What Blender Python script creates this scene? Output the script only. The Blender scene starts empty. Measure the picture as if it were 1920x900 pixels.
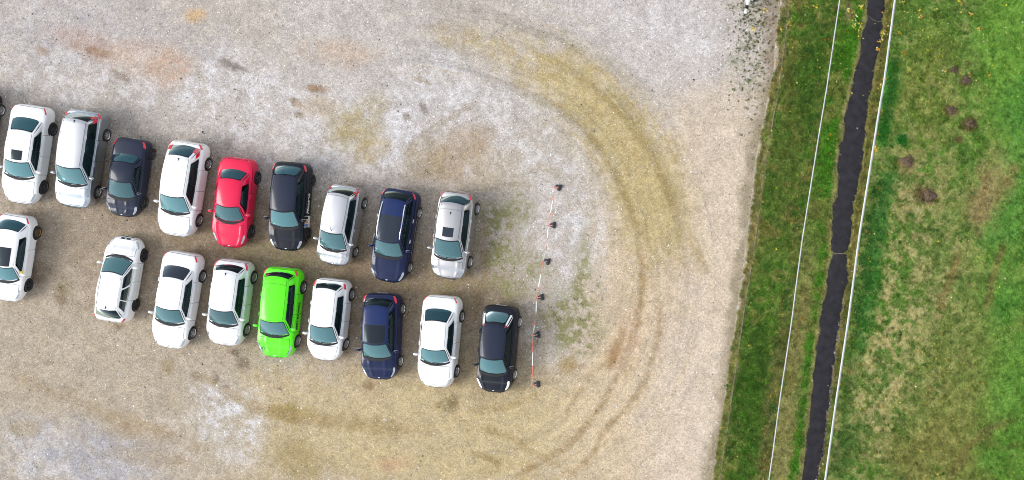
import bpy, bmesh, math, random
import numpy as np
from mathutils import Vector, Matrix

# ---------------------------------------------------------------- camera
S = bpy.context.scene
PPM = 37.7                      # plan scale: photo pixels per metre on the ground
def X(px): return (px - 960.0) / PPM
def Y(py): return (450.0 - py) / PPM
CAMH = 3100.0 / PPM
NPX, NPY = 2055.0, 350.0        # the point straight below the drone
cam_d = bpy.data.cameras.new('camera')
cam = bpy.data.objects.new('camera', cam_d); S.collection.objects.link(cam)
cam.location = (X(NPX), Y(NPY), CAMH)
cam.rotation_euler = (0, 0, 0)
cam_d.sensor_width = 36.0
cam_d.lens = 36.0 * 3100.0 / 1920.0
cam_d.shift_x = -(NPX - 960.0) / 1920.0
cam_d.shift_y = -(450.0 - NPY) / 1920.0
cam_d.clip_start = 1.0; cam_d.clip_end = 1500.0
S.camera = cam

# ---------------------------------------------------------------- sky, sun, exposure
SUN_EL, SUN_AZ = math.radians(35), math.radians(258)      # azimuth clockwise from +Y (image up)
W_ = bpy.data.worlds.new('World'); S.world = W_; W_.use_nodes = True
nt = W_.node_tree; nt.nodes.clear()
sky = nt.nodes.new('ShaderNodeTexSky'); sky.sky_type = 'NISHITA'; sky.sun_disc = False
sky.sun_elevation = SUN_EL; sky.sun_rotation = SUN_AZ
sky.air_density = 1.0; sky.dust_density = 0.6; sky.ozone_density = 1.0
hs = nt.nodes.new('ShaderNodeHueSaturation'); hs.inputs['Saturation'].default_value = 0.28
bg = nt.nodes.new('ShaderNodeBackground'); bg.inputs['Strength'].default_value = 0.15
wo = nt.nodes.new('ShaderNodeOutputWorld')
nt.links.new(sky.outputs[0], hs.inputs['Color']); nt.links.new(hs.outputs[0], bg.inputs['Color']); nt.links.new(bg.outputs[0], wo.inputs['Surface'])
sun_d = bpy.data.lights.new('sun', 'SUN'); sun_d.energy = 1.4; sun_d.angle = math.radians(30); sun_d.color = (1.0, 0.96, 0.90)
sun = bpy.data.objects.new('sun', sun_d); S.collection.objects.link(sun)
sdir = Vector((math.sin(SUN_AZ) * math.cos(SUN_EL), math.cos(SUN_AZ) * math.cos(SUN_EL), math.sin(SUN_EL)))
sun.rotation_euler = sdir.to_track_quat('Z', 'Y').to_euler()
S.view_settings.view_transform = 'Standard'; S.view_settings.look = 'None'
S.cycles.filter_width = 1.0; S.view_settings.exposure = 1.02; S.view_settings.gamma = 1.0; S.view_settings.use_curve_mapping = False

rng = np.random.default_rng(7); random.seed(7)
COL = S.collection

# ---------------------------------------------------------------- small helpers
def lin(c):
    c = np.asarray(c, dtype=float) / 255.0
    return np.where(c <= 0.04045, c / 12.92, ((c + 0.055) / 1.055) ** 2.4)
def link(o, parent=None):
    COL.objects.link(o)
    if parent is not None: o.parent = parent
    return o
def tag(o, label=None, cat=None, group=None, kind=None):
    if label: o['label'] = label
    if cat: o['category'] = cat
    if group: o['group'] = group
    if kind: o['kind'] = kind
    return o
def empty(name, loc=(0, 0, 0), rz=0.0):
    o = bpy.data.objects.new(name, None); link(o); o.location = loc; o.rotation_euler = (0, 0, rz); o.empty_display_size = 0.3
    return o
def mesh_obj(name, verts, faces, mat, parent=None, smooth=None, mats=None, fmat=None):
    me = bpy.data.meshes.new(name); me.from_pydata([tuple(v) for v in verts], [], faces)
    if mats:
        for m in mats: me.materials.append(m)
    elif mat: me.materials.append(mat)
    if fmat is not None: me.polygons.foreach_set('material_index', fmat)
    if smooth is not None:
        me.polygons.foreach_set('use_smooth', [True] * len(me.polygons))
        if smooth < 179: me.set_sharp_from_angle(angle=math.radians(smooth))
    me.update()
    o = bpy.data.objects.new(name, me); link(o, parent); return o
def np_mesh(name, V, F, mat, colors=None, smooth=False):
    """fast mesh from numpy arrays; F is (n,3) or (n,4)"""
    me = bpy.data.meshes.new(name)
    k = F.shape[1]
    me.vertices.add(len(V)); me.vertices.foreach_set('co', V.astype(np.float32).ravel())
    me.loops.add(F.size); me.loops.foreach_set('vertex_index', F.astype(np.int32).ravel())
    me.polygons.add(len(F)); me.polygons.foreach_set('loop_start', np.arange(0, F.size, k, dtype=np.int32))
    try: me.polygons.foreach_set('loop_total', np.full(len(F), k, dtype=np.int32))
    except Exception: pass
    me.polygons.foreach_set('use_smooth', np.full(len(F), smooth, dtype=bool))
    if colors is not None:
        at = me.color_attributes.new('tint', 'FLOAT_COLOR', 'POINT')
        c4 = np.ones((len(V), 4), dtype=np.float32); c4[:, :3] = colors
        at.data.foreach_set('color', c4.ravel())
    me.update(calc_edges=True); me.validate()
    me.materials.append(mat)
    o = bpy.data.objects.new(name, me); link(o); return o
class MB:
    def __init__(s): s.v = []; s.f = []
    def add(s, vs, fs):
        b = len(s.v); s.v += [tuple(v) for v in vs]; s.f += [tuple(i + b for i in f) for f in fs]
    def box(s, c, d, rz=0.0, bev=0.0):
        cx, cy, cz = c; a, b, h = d[0] / 2, d[1] / 2, d[2] / 2
        if bev <= 0:
            pts = [(x, y, z) for z in (-h, h) for x, y in ((-a, -b), (a, -b), (a, b), (-a, b))]
            fs = [(3, 2, 1, 0), (4, 5, 6, 7), (0, 1, 5, 4), (1, 2, 6, 5), (2, 3, 7, 6), (3, 0, 4, 7)]
        else:
            e = bev; pts = []; n = 8
            def ring(z, k):
                aa, bb = a - k, b - k
                return [(-aa + e, -bb, z), (aa - e, -bb, z), (aa, -bb + e, z), (aa, bb - e, z), (aa - e, bb, z), (-aa + e, bb, z), (-aa, bb - e, z), (-aa, -bb + e, z)]
            R = [ring(-h, e * .7), ring(-h + e, 0), ring(h - e, 0), ring(h, e * .7)]
            for r in R: pts += r
            fs = [tuple(range(7, -1, -1)), tuple(range(24, 32))]
            for k in range(3):
                for i in range(8):
                    j = (i + 1) % 8; fs.append((k * 8 + i, k * 8 + j, k * 8 + 8 + j, k * 8 + 8 + i))
        ca, sa = math.cos(rz), math.sin(rz)
        s.add([(cx + x * ca - y * sa, cy + x * sa + y * ca, cz + z) for x, y, z in pts], fs)
    def tube(s, path, r, n=8, cap=True):
        path = [Vector(p) for p in path]; rings = []
        for i, p in enumerate(path):
            d = (path[min(i + 1, len(path) - 1)] - path[max(i - 1, 0)]).normalized()
            u = d.cross(Vector((0, 0, 1)));
            if u.length < 1e-3: u = d.cross(Vector((1, 0, 0)))
            u.normalize(); w = u.cross(d)
            rr = r[i] if isinstance(r, (list, tuple)) else r
            rings.append([p + (u * math.cos(2 * math.pi * k / n) + w * math.sin(2 * math.pi * k / n)) * rr for k in range(n)])
        vs = [q for R in rings for q in R]; fs = []
        for i in range(len(path) - 1):
            for k in range(n):
                j = (k + 1) % n; fs.append((i * n + k, i * n + j, (i + 1) * n + j, (i + 1) * n + k))
        if cap: fs.append(tuple(range(n))); fs.append(tuple(range(len(vs) - 1, len(vs) - n - 1, -1)))
        s.add(vs, fs)
    def lathe_y(s, prof, n=24):
        """prof: list of (r, y) revolved about the y axis"""
        vs = []; fs = []
        for r, y in prof:
            for k in range(n):
                a = 2 * math.pi * k / n; vs.append((r * math.cos(a), y, r * math.sin(a)))
        for i in range(len(prof) - 1):
            for k in range(n):
                j = (k + 1) % n; fs.append((i * n + k, i * n + j, (i + 1) * n + j, (i + 1) * n + k))
        s.add(vs, fs)
    def build(s, name, mat, parent=None, smooth=None): return mesh_obj(name, s.v, s.f, mat, parent, smooth)

# ---------------------------------------------------------------- value noise in numpy
_TAB = np.random.default_rng(3).random((512, 512))
def vnoise(x, y, sc, seed=0):
    x = x * sc + 17.31 * seed + 100; y = y * sc + 9.17 * seed + 100
    xi = np.floor(x).astype(int); yi = np.floor(y).astype(int); fx = x - xi; fy = y - yi
    fx = fx * fx * (3 - 2 * fx); fy = fy * fy * (3 - 2 * fy)
    a = _TAB[xi % 512, yi % 512]; b = _TAB[(xi + 1) % 512, yi % 512]; c = _TAB[xi % 512, (yi + 1) % 512]; d = _TAB[(xi + 1) % 512, (yi + 1) % 512]
    return (a * (1 - fx) + b * fx) * (1 - fy) + (c * (1 - fx) + d * fx) * fy
def fbm(x, y, sc, oct=4, seed=0, gain=0.5):
    t = 0; a = 1; n = 0
    for k in range(oct): t = t + a * vnoise(x, y, sc * 2 ** k, seed + 7 * k); n += a; a *= gain
    return t / n
def sstep(a, b, v):
    t = np.clip((v - a) / (b - a), 0, 1); return t * t * (3 - 2 * t)

# ---------------------------------------------------------------- materials
MAT = {}
def new_mat(name):
    m = bpy.data.materials.new(name); m.use_nodes = True
    n = m.node_tree; n.nodes.clear(); o = n.nodes.new('ShaderNodeOutputMaterial'); return m, n, o
def pbsdf(n, base=(.5, .5, .5), rough=.5, metal=0.0, coat=0.0, spec=0.5):
    p = n.nodes.new('ShaderNodeBsdfPrincipled')
    p.inputs['Base Color'].default_value = (*base, 1); p.inputs['Roughness'].default_value = rough; p.inputs['Metallic'].default_value = metal
    p.inputs['Coat Weight'].default_value = coat; p.inputs['Coat Roughness'].default_value = 0.04; p.inputs['Specular IOR Level'].default_value = spec
    return p
def simple(name, base, rough=.5, metal=0.0, coat=0.0, noise=0.0, nscale=40.0, spec=.5, bump=0.0):
    if name in MAT: return MAT[name]
    m, n, o = new_mat(name); p = pbsdf(n, base, rough, metal, coat, spec)
    if noise or bump:
        tc = n.nodes.new('ShaderNodeTexCoord'); nz = n.nodes.new('ShaderNodeTexNoise'); nz.inputs['Scale'].default_value = nscale; nz.inputs['Detail'].default_value = 5
        n.links.new(tc.outputs['Object'], nz.inputs['Vector'])
        if noise:
            mp = n.nodes.new('ShaderNodeMapRange'); mp.inputs[1].default_value = .3; mp.inputs[2].default_value = .7; mp.inputs[3].default_value = 1 - noise; mp.inputs[4].default_value = 1 + noise
            mu = n.nodes.new('ShaderNodeMix'); mu.data_type = 'RGBA'; mu.blend_type = 'MULTIPLY'; mu.inputs[0].default_value = 1
            mu.inputs[6].default_value = (*base, 1)
            n.links.new(nz.outputs[0], mp.inputs[0]); n.links.new(mp.outputs[0], mu.inputs[7]); n.links.new(mu.outputs[2], p.inputs['Base Color'])
        if bump:
            b = n.nodes.new('ShaderNodeBump'); b.inputs['Strength'].default_value = bump; b.inputs['Distance'].default_value = .01
            n.links.new(nz.outputs[0], b.inputs['Height']); n.links.new(b.outputs[0], p.inputs['Normal'])
    n.links.new(p.outputs[0], o.inputs[0]); MAT[name] = m; return m
def paint(name, base, metal=0.0, rough=.32, dust=.045, coat=.7, spec=.4):
    """car paint: clear coat, faint dust film in broad patches"""
    if name in MAT: return MAT[name]
    m, n, o = new_mat(name); p = pbsdf(n, base, rough, metal, coat, spec)
    tc = n.nodes.new('ShaderNodeTexCoord'); nz = n.nodes.new('ShaderNodeTexNoise'); nz.inputs['Scale'].default_value = 2.3; nz.inputs['Detail'].default_value = 7; nz.inputs['Roughness'].default_value = .65
    n.links.new(tc.outputs['Object'], nz.inputs['Vector'])
    mp = n.nodes.new('ShaderNodeMapRange'); mp.inputs[1].default_value = .35; mp.inputs[2].default_value = .75; mp.inputs[3].default_value = 0.0; mp.inputs[4].default_value = dust
    n.links.new(nz.outputs[0], mp.inputs[0])
    mx = n.nodes.new('ShaderNodeMix'); mx.data_type = 'RGBA'; mx.inputs[6].default_value = (*base, 1); mx.inputs[7].default_value = (.42, .38, .32, 1)
    n.links.new(mp.outputs[0], mx.inputs[0]); n.links.new(mx.outputs[2], p.inputs['Base Color'])
    mr = n.nodes.new('ShaderNodeMapRange'); mr.inputs[3].default_value = .03; mr.inputs[4].default_value = .22
    n.links.new(nz.outputs[0], mr.inputs[0]); n.links.new(mr.outputs[0], p.inputs['Coat Roughness'])
    n.links.new(p.outputs[0], o.inputs[0]); MAT[name] = m; return m
def make_glass(name, tint, sky_haze, frit=True, ior=1.5):
    m, n, o = new_mat(name)
    tr = n.nodes.new('ShaderNodeBsdfTransparent'); tr.inputs[0].default_value = (*tint, 1)
    df = n.nodes.new('ShaderNodeBsdfDiffuse'); df.inputs[0].default_value = (*sky_haze, 1)  # diffuse tone: reflected sky painted in, with some of the glass's own green
    gl = n.nodes.new('ShaderNodeBsdfGlossy'); gl.inputs['Roughness'].default_value = .13; gl.inputs['Color'].default_value = (.80, .97, 1.0, 1)
    m1 = n.nodes.new('ShaderNodeMixShader'); m1.inputs[0].default_value = .42
    oi = n.nodes.new('ShaderNodeObjectInfo'); om = n.nodes.new('ShaderNodeMapRange'); om.inputs[3].default_value = .20; om.inputs[4].default_value = .56
    n.links.new(oi.outputs['Random'], om.inputs[0]); n.links.new(om.outputs[0], m1.inputs[0])
    n.links.new(tr.outputs[0], m1.inputs[1]); n.links.new(df.outputs[0], m1.inputs[2])
    fr = n.nodes.new('ShaderNodeFresnel'); fr.inputs[0].default_value = ior
    m2 = n.nodes.new('ShaderNodeMixShader'); n.links.new(fr.outputs[0], m2.inputs[0])
    last = m1
    if frit:
        uv = n.nodes.new('ShaderNodeUVMap'); uv.uv_map = 'pane'
        sp = n.nodes.new('ShaderNodeSeparateXYZ'); n.links.new(uv.outputs[0], sp.inputs[0])
        def edge(out, w):
            a = n.nodes.new('ShaderNodeMath'); a.operation = 'SUBTRACT'; a.inputs[1].default_value = .5; n.links.new(out, a.inputs[0])
            b = n.nodes.new('ShaderNodeMath'); b.operation = 'ABSOLUTE'; n.links.new(a.outputs[0], b.inputs[0])
            c = n.nodes.new('ShaderNodeMath'); c.operation = 'GREATER_THAN'; c.inputs[1].default_value = .5 - w; n.links.new(b.outputs[0], c.inputs[0]); return c
        e1 = edge(sp.outputs[0], .022); e2 = edge(sp.outputs[1], .05)
        mxx = n.nodes.new('ShaderNodeMath'); mxx.operation = 'MAXIMUM'; n.links.new(e1.outputs[0], mxx.inputs[0]); n.links.new(e2.outputs[0], mxx.inputs[1])
        bl = n.nodes.new('ShaderNodeBsdfDiffuse'); bl.inputs[0].default_value = (.012, .014, .016, 1)
        m3 = n.nodes.new('ShaderNodeMixShader'); n.links.new(mxx.outputs[0], m3.inputs[0]); n.links.new(m1.outputs[0], m3.inputs[1]); n.links.new(bl.outputs[0], m3.inputs[2]); last = m3
    n.links.new(last.outputs[0], m2.inputs[1]); n.links.new(gl.outputs[0], m2.inputs[2]); n.links.new(m2.outputs[0], o.inputs[0])
    MAT[name] = m; return m
G_WS = make_glass('windscreen_glass', (.32, .52, .54), (.15, .36, .40))
G_SIDE = make_glass('side_glass', (.22, .30, .31), (.014, .035, .042), ior=1.3)
G_REAR = make_glass('rear_glass', (.16, .25, .28), (.055, .15, .19), ior=1.22)
G_ROOF = make_glass('roof_glass', (.06, .07, .08), (.045, .055, .08), frit=False, ior=1.35)
G_DARK = make_glass('tinted_glass', (.05, .06, .065), (.010, .022, .028), ior=1.18)
M_BLACK = simple('black_trim', (.010, .011, .013), .6, spec=.3)
M_ARCH = simple('arch_lining', (.010, .010, .010), .9)
M_CABIN = simple('cabin_lining', (.022, .024, .026), .85)
M_SEAT = simple('seat_cloth', (.035, .038, .042), .9, noise=.3, nscale=60)
M_TYRE = simple('tyre_rubber', (.014, .014, .015), .75, noise=.25, nscale=30)
M_RIM = simple('alloy_rim', (.62, .63, .65), .28, .85)
M_RIMD = simple('dark_rim', (.10, .10, .11), .35, .7)
M_RIMB = simple('bronze_rim', (.30, .19, .10), .35, .8)
M_CAP = simple('steel_rim', (.025, .027, .03), .5, .3)
M_RED = simple('tail_lens', (.62, .012, .03), .12, 0, 1.0)
M_LENS = simple('head_lens', (.40, .43, .46), .12, .5, 1.0)
M_CLEAR = simple('clear_lens', (.78, .80, .80), .15, .1, 1.0)
M_CHROME = simple('chrome_trim', (.72, .74, .76), .15, .95)
M_PLATE = simple('plate_white', (.72, .72, .70), .4)
M_GAP = simple('panel_gap', (.015, .015, .016), .8)
M_ORANGE = simple('decal_orange', (.80, .30, .10), .4)
M_WHITE = simple('decal_white', (.80, .80, .80), .4)
M_BLUEDECAL = simple('decal_blue', (.12, .20, .45), .4)
M_STICK = simple('sticker_green', (.05, .55, .16), .5)
M_YEL = simple('yellow_cloth', (.75, .55, .06), .8)

# ---------------------------------------------------------------- car generator
def interp_keys(keys, x):
    xs = [k[0] for k in keys]; ys = [k[1] for k in keys]
    return pchip(xs, ys, x)
def pchip(xs, ys, x):
    n = len(xs)
    if x <= xs[0]: return ys[0]
    if x >= xs[-1]: return ys[-1]
    d = [(ys[i + 1] - ys[i]) / (xs[i + 1] - xs[i]) for i in range(n - 1)]
    def m(i):
        if i == 0: return d[0]
        if i == n - 1: return d[-1]
        if d[i - 1] * d[i] <= 0: return 0
        return 2 * d[i - 1] * d[i] / (d[i - 1] + d[i])
    for i in range(n - 1):
        if x <= xs[i + 1]:
            h = xs[i + 1] - xs[i]; t = (x - xs[i]) / h
            return (2 * t**3 - 3 * t**2 + 1) * ys[i] + (t**3 - 2 * t**2 + t) * h * m(i) + (-2 * t**3 + 3 * t**2) * ys[i + 1] + (t**3 - t**2) * h * m(i + 1)

SHARED = {}
def shared(key, builder):
    if key not in SHARED: SHARED[key] = builder()
    return SHARED[key]
def tyre_mesh():
    b = MB(); R = 1.0
    b.lathe_y([(.66, -.30), (.80, -.34), (.93, -.33), (.985, -.27), (1, -.15), (1, .15), (.985, .27), (.93, .33), (.80, .34), (.66, .30), (.64, .1), (.64, -.1), (.66, -.30)], 28)
    o = b.build('tyre', M_TYRE, None, 50); me = o.data; bpy.data.objects.remove(o); return me
def rim_mesh(style, mat):
    b = MB()
    b.lathe_y([(.62, .20), (.665, .31), (.69, .33), (.70, .30)], 28)               # lip
    n = {'five': 5, 'seven': 7, 'ten': 10, 'multi': 13, 'steel': 6}[style]
    wid = {'five': .15, 'seven': .11, 'ten': .07, 'multi': .05, 'steel': .17}[style]
    for k in range(n):
        a = 2 * math.pi * k / n; ca, sa = math.cos(a), math.sin(a)
        for sgn in ((-1, 1) if style == 'ten' else (0,)):
            o = sgn * .05
            pts = []
            for (r, w, y0) in ((.10, wid * 1.25, .27), (.40, wid * .9, .29), (.66, wid, .28)):
                for q in (-w, w):
                    for yy in (y0, y0 - .10):
                        pts.append((r * ca - (q + o) * sa, yy, r * sa + (q + o) * ca))
            fs = []
            for i in range(2):
                p = i * 4; q = p + 4
                fs += [(p, q, q + 2, p + 2), (p, p + 1, q + 1, q), (p + 2, q + 2, q + 3, p + 3)]
            b.add(pts, fs)
    b.lathe_y([(.0001, .305), (.09, .30), (.14, .27), (.15, .18)], 16)
    o = b.build('rim', mat, None, 40); me = o.data; bpy.data.objects.remove(o); return me
def hub_mesh():
    b = MB(); b.lathe_y([(.0001, .10), (.30, .11), (.31, .07), (.645, .06), (.645, -.30), (.0001, -.32)], 20)
    o = b.build('wheel', M_ARCH, None, 40); me = o.data; bpy.data.objects.remove(o); return me
def seat_mesh():
    b = MB()
    b.box((.05, 0, .42), (.52, .50, .16), bev=.05); b.box((-.24, 0, .78), (.14, .48, .62), bev=.05); b.box((-.27, 0, 1.13), (.10, .26, .17), bev=.04)
    o = b.build('seat', M_SEAT, None, 60); me = o.data; bpy.data.objects.remove(o); return me
def swheel_mesh():
    b = MB(); pts = [(0, .18 * math.cos(a), .18 * math.sin(a)) for a in np.linspace(0, 2 * math.pi, 17)]
    b.tube(pts, .017, 6, False); b.box((0, 0, 0), (.04, .12, .07)); b.box((0, 0, 0), (.02, .35, .03)); b.box((0, 0, -.09), (.02, .03, .18))
    o = b.build('steering_wheel', M_BLACK, None, 40); me = o.data; bpy.data.objects.remove(o); return me

def build_car(name, sp, label, cat='car', group='cars parked in two rows on the gravel'):
    L = sp['fo'] + sp['wb'] + sp['ro']; W2 = sp.get('W', 1.76) / 2; H = sp['H']
    xf_end = sp['wb'] / 2 + sp['fo']; xr_end = -(sp['wb'] / 2 + sp['ro'])
    XF = lambda f: xf_end - f * L                                     # fraction from the nose -> car x
    body_m = sp['paint']; roof_m = sp.get('roof_paint', body_m)  # a roof can take a lighter paint copy standing in for sky light
    cowl, wst, rr, rb = sp['cab']
    if rb >= .945: rr -= .012; rb += .008
    belt = sp.get('belt', .93); nose = sp.get('nose', .68); deck = sp.get('deck', belt + .05)
    cr = sp.get('crown', .05); Rw = sp.get('Rw', .315)
    root = empty(name); tag(root, label, cat, group)
    tkeys = [(0, nose - .12), (.012, nose - .05), (.035, nose), (.10, nose + .065), (cowl * .62, nose + (belt - nose) * .72), (cowl, belt), (.5, belt + .02), (rb, deck), (max(rb + .02, .965), deck - .015), (.985, deck - .06), (1, deck - .17)]
    seen = -1; tk = []
    for k in tkeys:
        if k[0] > seen + 1e-4: tk.append(k); seen = k[0]
    bkeys = [(0, .34), (.01, .27), (.05, .20), (.5, .19), (.95, .22), (.99, .30), (1, .38)]
    rfl, rrl = sp.get('rf', .75) * 1.12, sp.get('rrl', .50); ft, rt = sp.get('ft', .62) - .20, sp.get('rt', .70) - .10
    def w_of(f):
        df = f * L; dr = (1 - f) * L; w = 1.0
        if df < rfl: w = min(w, ft + (1 - ft) * (1 - (1 - df / rfl) ** 2.2) ** .55)
        if dr < rrl: w = min(w, rt + (1 - rt) * (1 - (1 - dr / rrl) ** 2.2) ** .55)
        w *= 1 - .035 * abs(f - .5) ** 2 * 4 * .6
        if sp.get('hips'):
            w *= 1 + .02 * (math.exp(-((f - .18) / .09) ** 2) + math.exp(-((f - .80) / .09) ** 2)) - .012
        return W2 * w
    crease = sp.get('crease', .016); cpos = sp.get('cpos', 6.55)
    def Bp(f, v, side=1):
        """lower body surface. f 0 nose..1 tail, v 0 sill..8 centre line"""
        w = w_of(f); t = interp_keys(tk, f); b = interp_keys(bkeys, f); hgt = t - b
        P = [(w * .90, b), (w * .97, b + .07 * hgt), (w * .995, b + .33 * hgt), (w, b + .60 * hgt), (w * .982, t - .10 * hgt), (w * .93, t - .018), (w * .78, t + .35 * cr), (w * .40, t + .86 * cr), (0, t + cr)]
        i = min(int(v), 7); q = v - i
        p0 = P[max(i - 1, 0)]; p1 = P[i]; p2 = P[i + 1]; p3 = P[i + 2] if i < 7 else (-P[7][0], P[7][1])
        if i == 0: p0 = (2 * p1[0] - p2[0], 2 * p1[1] - p2[1])
        cm = lambda a, bb, c, d: .5 * (2 * bb + (c - a) * q + (2 * a - 5 * bb + 4 * c - d) * q * q + (3 * bb - a - 3 * c + d) * q ** 3)
        y = cm(p0[0], p1[0], p2[0], p3[0]); z = cm(p0[1], p1[1], p2[1], p3[1])
        if v > 5.5 and f < cowl: z += crease * math.exp(-((v - cpos) / .20) ** 2) * min(1, f / .06) * min(1, (cowl - f) / .05)          # bonnet crease
        elif v < 5 and .1 < f < .95: y += .013 * math.exp(-((v - 3.75) / .22) ** 2) - .012 * math.exp(-((v - 2.6) / .7) ** 2)        # shoulder line
        return Vector((XF(f), side * y, z))
    # ---- lower body
    fs_ = [0, .004, .012, .024, .04, .06, .09, .12, .15, .18, .21, .24, .28, .33, .38, .43, .48, .53, .58, .63, .68, .73, .77, .81, .845, .88, .91, .935, .955, .97, .982, .99, .996, 1]
    vs_ = list(np.arange(0, 3, .5)) + list(np.arange(3, 7.3, .25)) + [7.5, 8.0]; nv = len(vs_)
    V = []; F = []
    for f in fs_:
        row = [Bp(f, v, 1) for v in vs_] + [Bp(f, v, -1) for v in reversed(vs_[:-1])]
        V += row
    nr = 2 * nv - 1
    for i in range(len(fs_) - 1):
        for j in range(nr):
            k = (j + 1) % nr
            F.append((i * nr + j, i * nr + k, (i + 1) * nr + k, (i + 1) * nr + j))
    F.append(tuple(range(nr - 1, -1, -1))); F.append(tuple((len(fs_) - 1) * nr + j for j in range(nr)))
    body = mesh_obj('body', V, F, None, root, None, [body_m, M_ARCH, M_CABIN])
    bmx = bmesh.new(); bmx.from_mesh(body.data); bmesh.ops.recalc_face_normals(bmx, faces=bmx.faces); bmx.to_mesh(body.data); bmx.free()
    cut = MB(); fm = []
    for xa in (sp['wb'] / 2, -sp['wb'] / 2):
        for sd in (1, -1):
            n = 28; R = Rw + .05; y0, y1 = sd * (W2 - .27), sd * (W2 + .2)
            ring = [(xa + R * math.cos(2 * math.pi * k / n), Rw + .01 + R * math.sin(2 * math.pi * k / n)) for k in range(n)]
            vs = [(x, y0, z) for x, z in ring] + [(x, y1, z) for x, z in ring]
            f_ = [(k, (k + 1) % n, n + (k + 1) % n, n + k) for k in range(n)] + [tuple(range(n - 1, -1, -1)), tuple(range(n, 2 * n))]
            cut.add(vs, f_); fm += [1] * len(f_)
    xc0, xc1 = XF(cowl) - .16, XF(rb) + .18
    cut.box(((xc0 + xc1) / 2, 0, 1.06), (xc0 - xc1, 2 * (W2 - .16), 1.24)); fm += [2] * 6
    co = mesh_obj('cutter', cut.v, cut.f, None, None, None, [body_m, M_ARCH, M_CABIN], fm)
    bmx = bmesh.new(); bmx.from_mesh(co.data); bmesh.ops.recalc_face_normals(bmx, faces=bmx.faces); bmx.to_mesh(co.data); bmx.free()
    md = body.modifiers.new('b', 'BOOLEAN'); md.operation = 'DIFFERENCE'; md.object = co; md.solver = 'EXACT'
    dg = bpy.context.evaluated_depsgraph_get(); nm = bpy.data.meshes.new_from_object(body.evaluated_get(dg)); nm.name = 'body'
    body.modifiers.clear(); body.data = nm; cm_ = co.data; bpy.data.objects.remove(co); bpy.data.meshes.remove(cm_)
    nm.polygons.foreach_set('use_smooth', [True] * len(nm.polygons)); nm.set_sharp_from_angle(angle=math.radians(34))
    # ---- greenhouse
    hwb = W2 - sp.get('inset', .085); hwt = W2 - sp.get('tumble', .255)
    bf0, bf1 = sp.get('bow', .17), .11; br0, br1 = sp.get('rbow', .13), .09
    fwf, fwr = .95, sp.get('rw', .93)             # width factor at the front / rear corners
    drop_f, drop_r = sp.get('dropf', .055), sp.get('dropr', .07)
    def zroof(u, s): return H - .055 * abs(s) ** 2.6 - drop_f * (1 - u) ** 3 - drop_r * u ** 3 + .0
    def wtop(u): return hwt * (fwf * (1 - u) + fwr * u) + .05 * hwt * math.sin(math.pi * u)
    def wbot(u): return hwb * (fwf * (1 - u) + fwr * u) + .05 * hwb * math.sin(math.pi * u)
    def Rp(u, s):
        a = XF(wst) - bf1 * abs(s) ** 2.2; b = XF(rr) + br1 * abs(s) ** 2.2
        return Vector((a + (b - a) * u, s * wtop(u), zroof(u, s)))
    def zbase(u): return interp_keys(tk, cowl + (rb - cowl) * u) - .02
    cfr, cbl = .035, sp.get('sbow', .035)
    def Gp(face, a, h):
        if face == 'front':
            s = a; pb = Vector((XF(cowl) - bf0 * abs(s) ** 2.2, s * wbot(0), zbase(0) + cr * .7 * (1 - s * s) )); pt = Rp(0, s); out = Vector((1, 0, .6)); c = cfr
        elif face == 'rear':
            s = a; pb = Vector((XF(rb) + br0 * abs(s) ** 2.2, s * wbot(1), zbase(1) + cr * .5 * (1 - s * s))); pt = Rp(1, s); out = Vector((-1, 0, .6)); c = cfr
        else:
            sd = 1 if face == 'left' else -1
            x0 = XF(cowl) - bf0; x1 = XF(rb) + br0
            pb = Vector((x0 + (x1 - x0) * a, sd * wbot(a), zbase(a))); pt = Rp(a, sd); out = Vector((0, sd, .3)); c = cbl
        p = pb.lerp(pt, h); return p + out.normalized() * (c * 4 * h * (1 - h))
    fw = sp.get('fwin', (-.93, .93, .03, .95)); rw = sp.get('rwin', (-.84, .84, .10, .90))
    if rb >= .945: rw = (rw[0] * 1.03, rw[1] * 1.03, .02, .96)
    sw = sp.get('swin', [(.05, .47), (.50, .88)]); sh = sp.get('sh', (.07, .88))
    wins = {'front': [fw], 'rear': [rw], 'left': [(a, b, *sh) for a, b in sw], 'right': [(a, b, *sh) for a, b in sw]}
    gv = []; gf = []; gm = []; keyv = {}
    def vid(p):
        k = (round(p.x, 4), round(p.y, 4), round(p.z, 4))
        if k not in keyv: keyv[k] = len(gv); gv.append(p)
        return keyv[k]
    def merge_grid(base, extra):
        g = sorted(set([round(x, 4) for x in base] + [round(x, 4) for x in extra])); out = [g[0]]
        for x in g[1:]:
            if x - out[-1] < .012 and x not in [round(e, 4) for e in extra]: continue
            out.append(x)
        return out
    hgrid = merge_grid(np.linspace(0, 1, 8), [])
    sgrid = merge_grid(np.linspace(-1, 1, 13), []); ugrid = merge_grid(np.linspace(0, 1, 13), [])
    pill = sp.get('pillar_black', True)
    for face in wins:
        ext_a = [q for w in wins[face] for q in w[:2]]; ext_h = [q for w in wins[face] for q in w[2:]]
        ag = merge_grid(sgrid if face in ('front', 'rear') else ugrid, ext_a); hg = merge_grid(hgrid, ext_h)
        for i in range(len(ag) - 1):
            for j in range(len(hg) - 1):
                am, hm = (ag[i] + ag[i + 1]) / 2, (hg[j] + hg[j + 1]) / 2
                if any(w[0] < am < w[1] and w[2] < hm < w[3] for w in wins[face]): continue
                q = [vid(Gp(face, ag[i], hg[j])), vid(Gp(face, ag[i + 1], hg[j])), vid(Gp(face, ag[i + 1], hg[j + 1])), vid(Gp(face, ag[i], hg[j + 1]))]
                if len(set(q)) < 3: continue
                gf.append(tuple(dict.fromkeys(q)))
                mid = face in ('left', 'right') and pill and len(sw) > 1 and sw[0][1] < am < sw[-1][0] and sh[0] < hm < sh[1]
                gm.append(1 if mid else 0)
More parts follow.
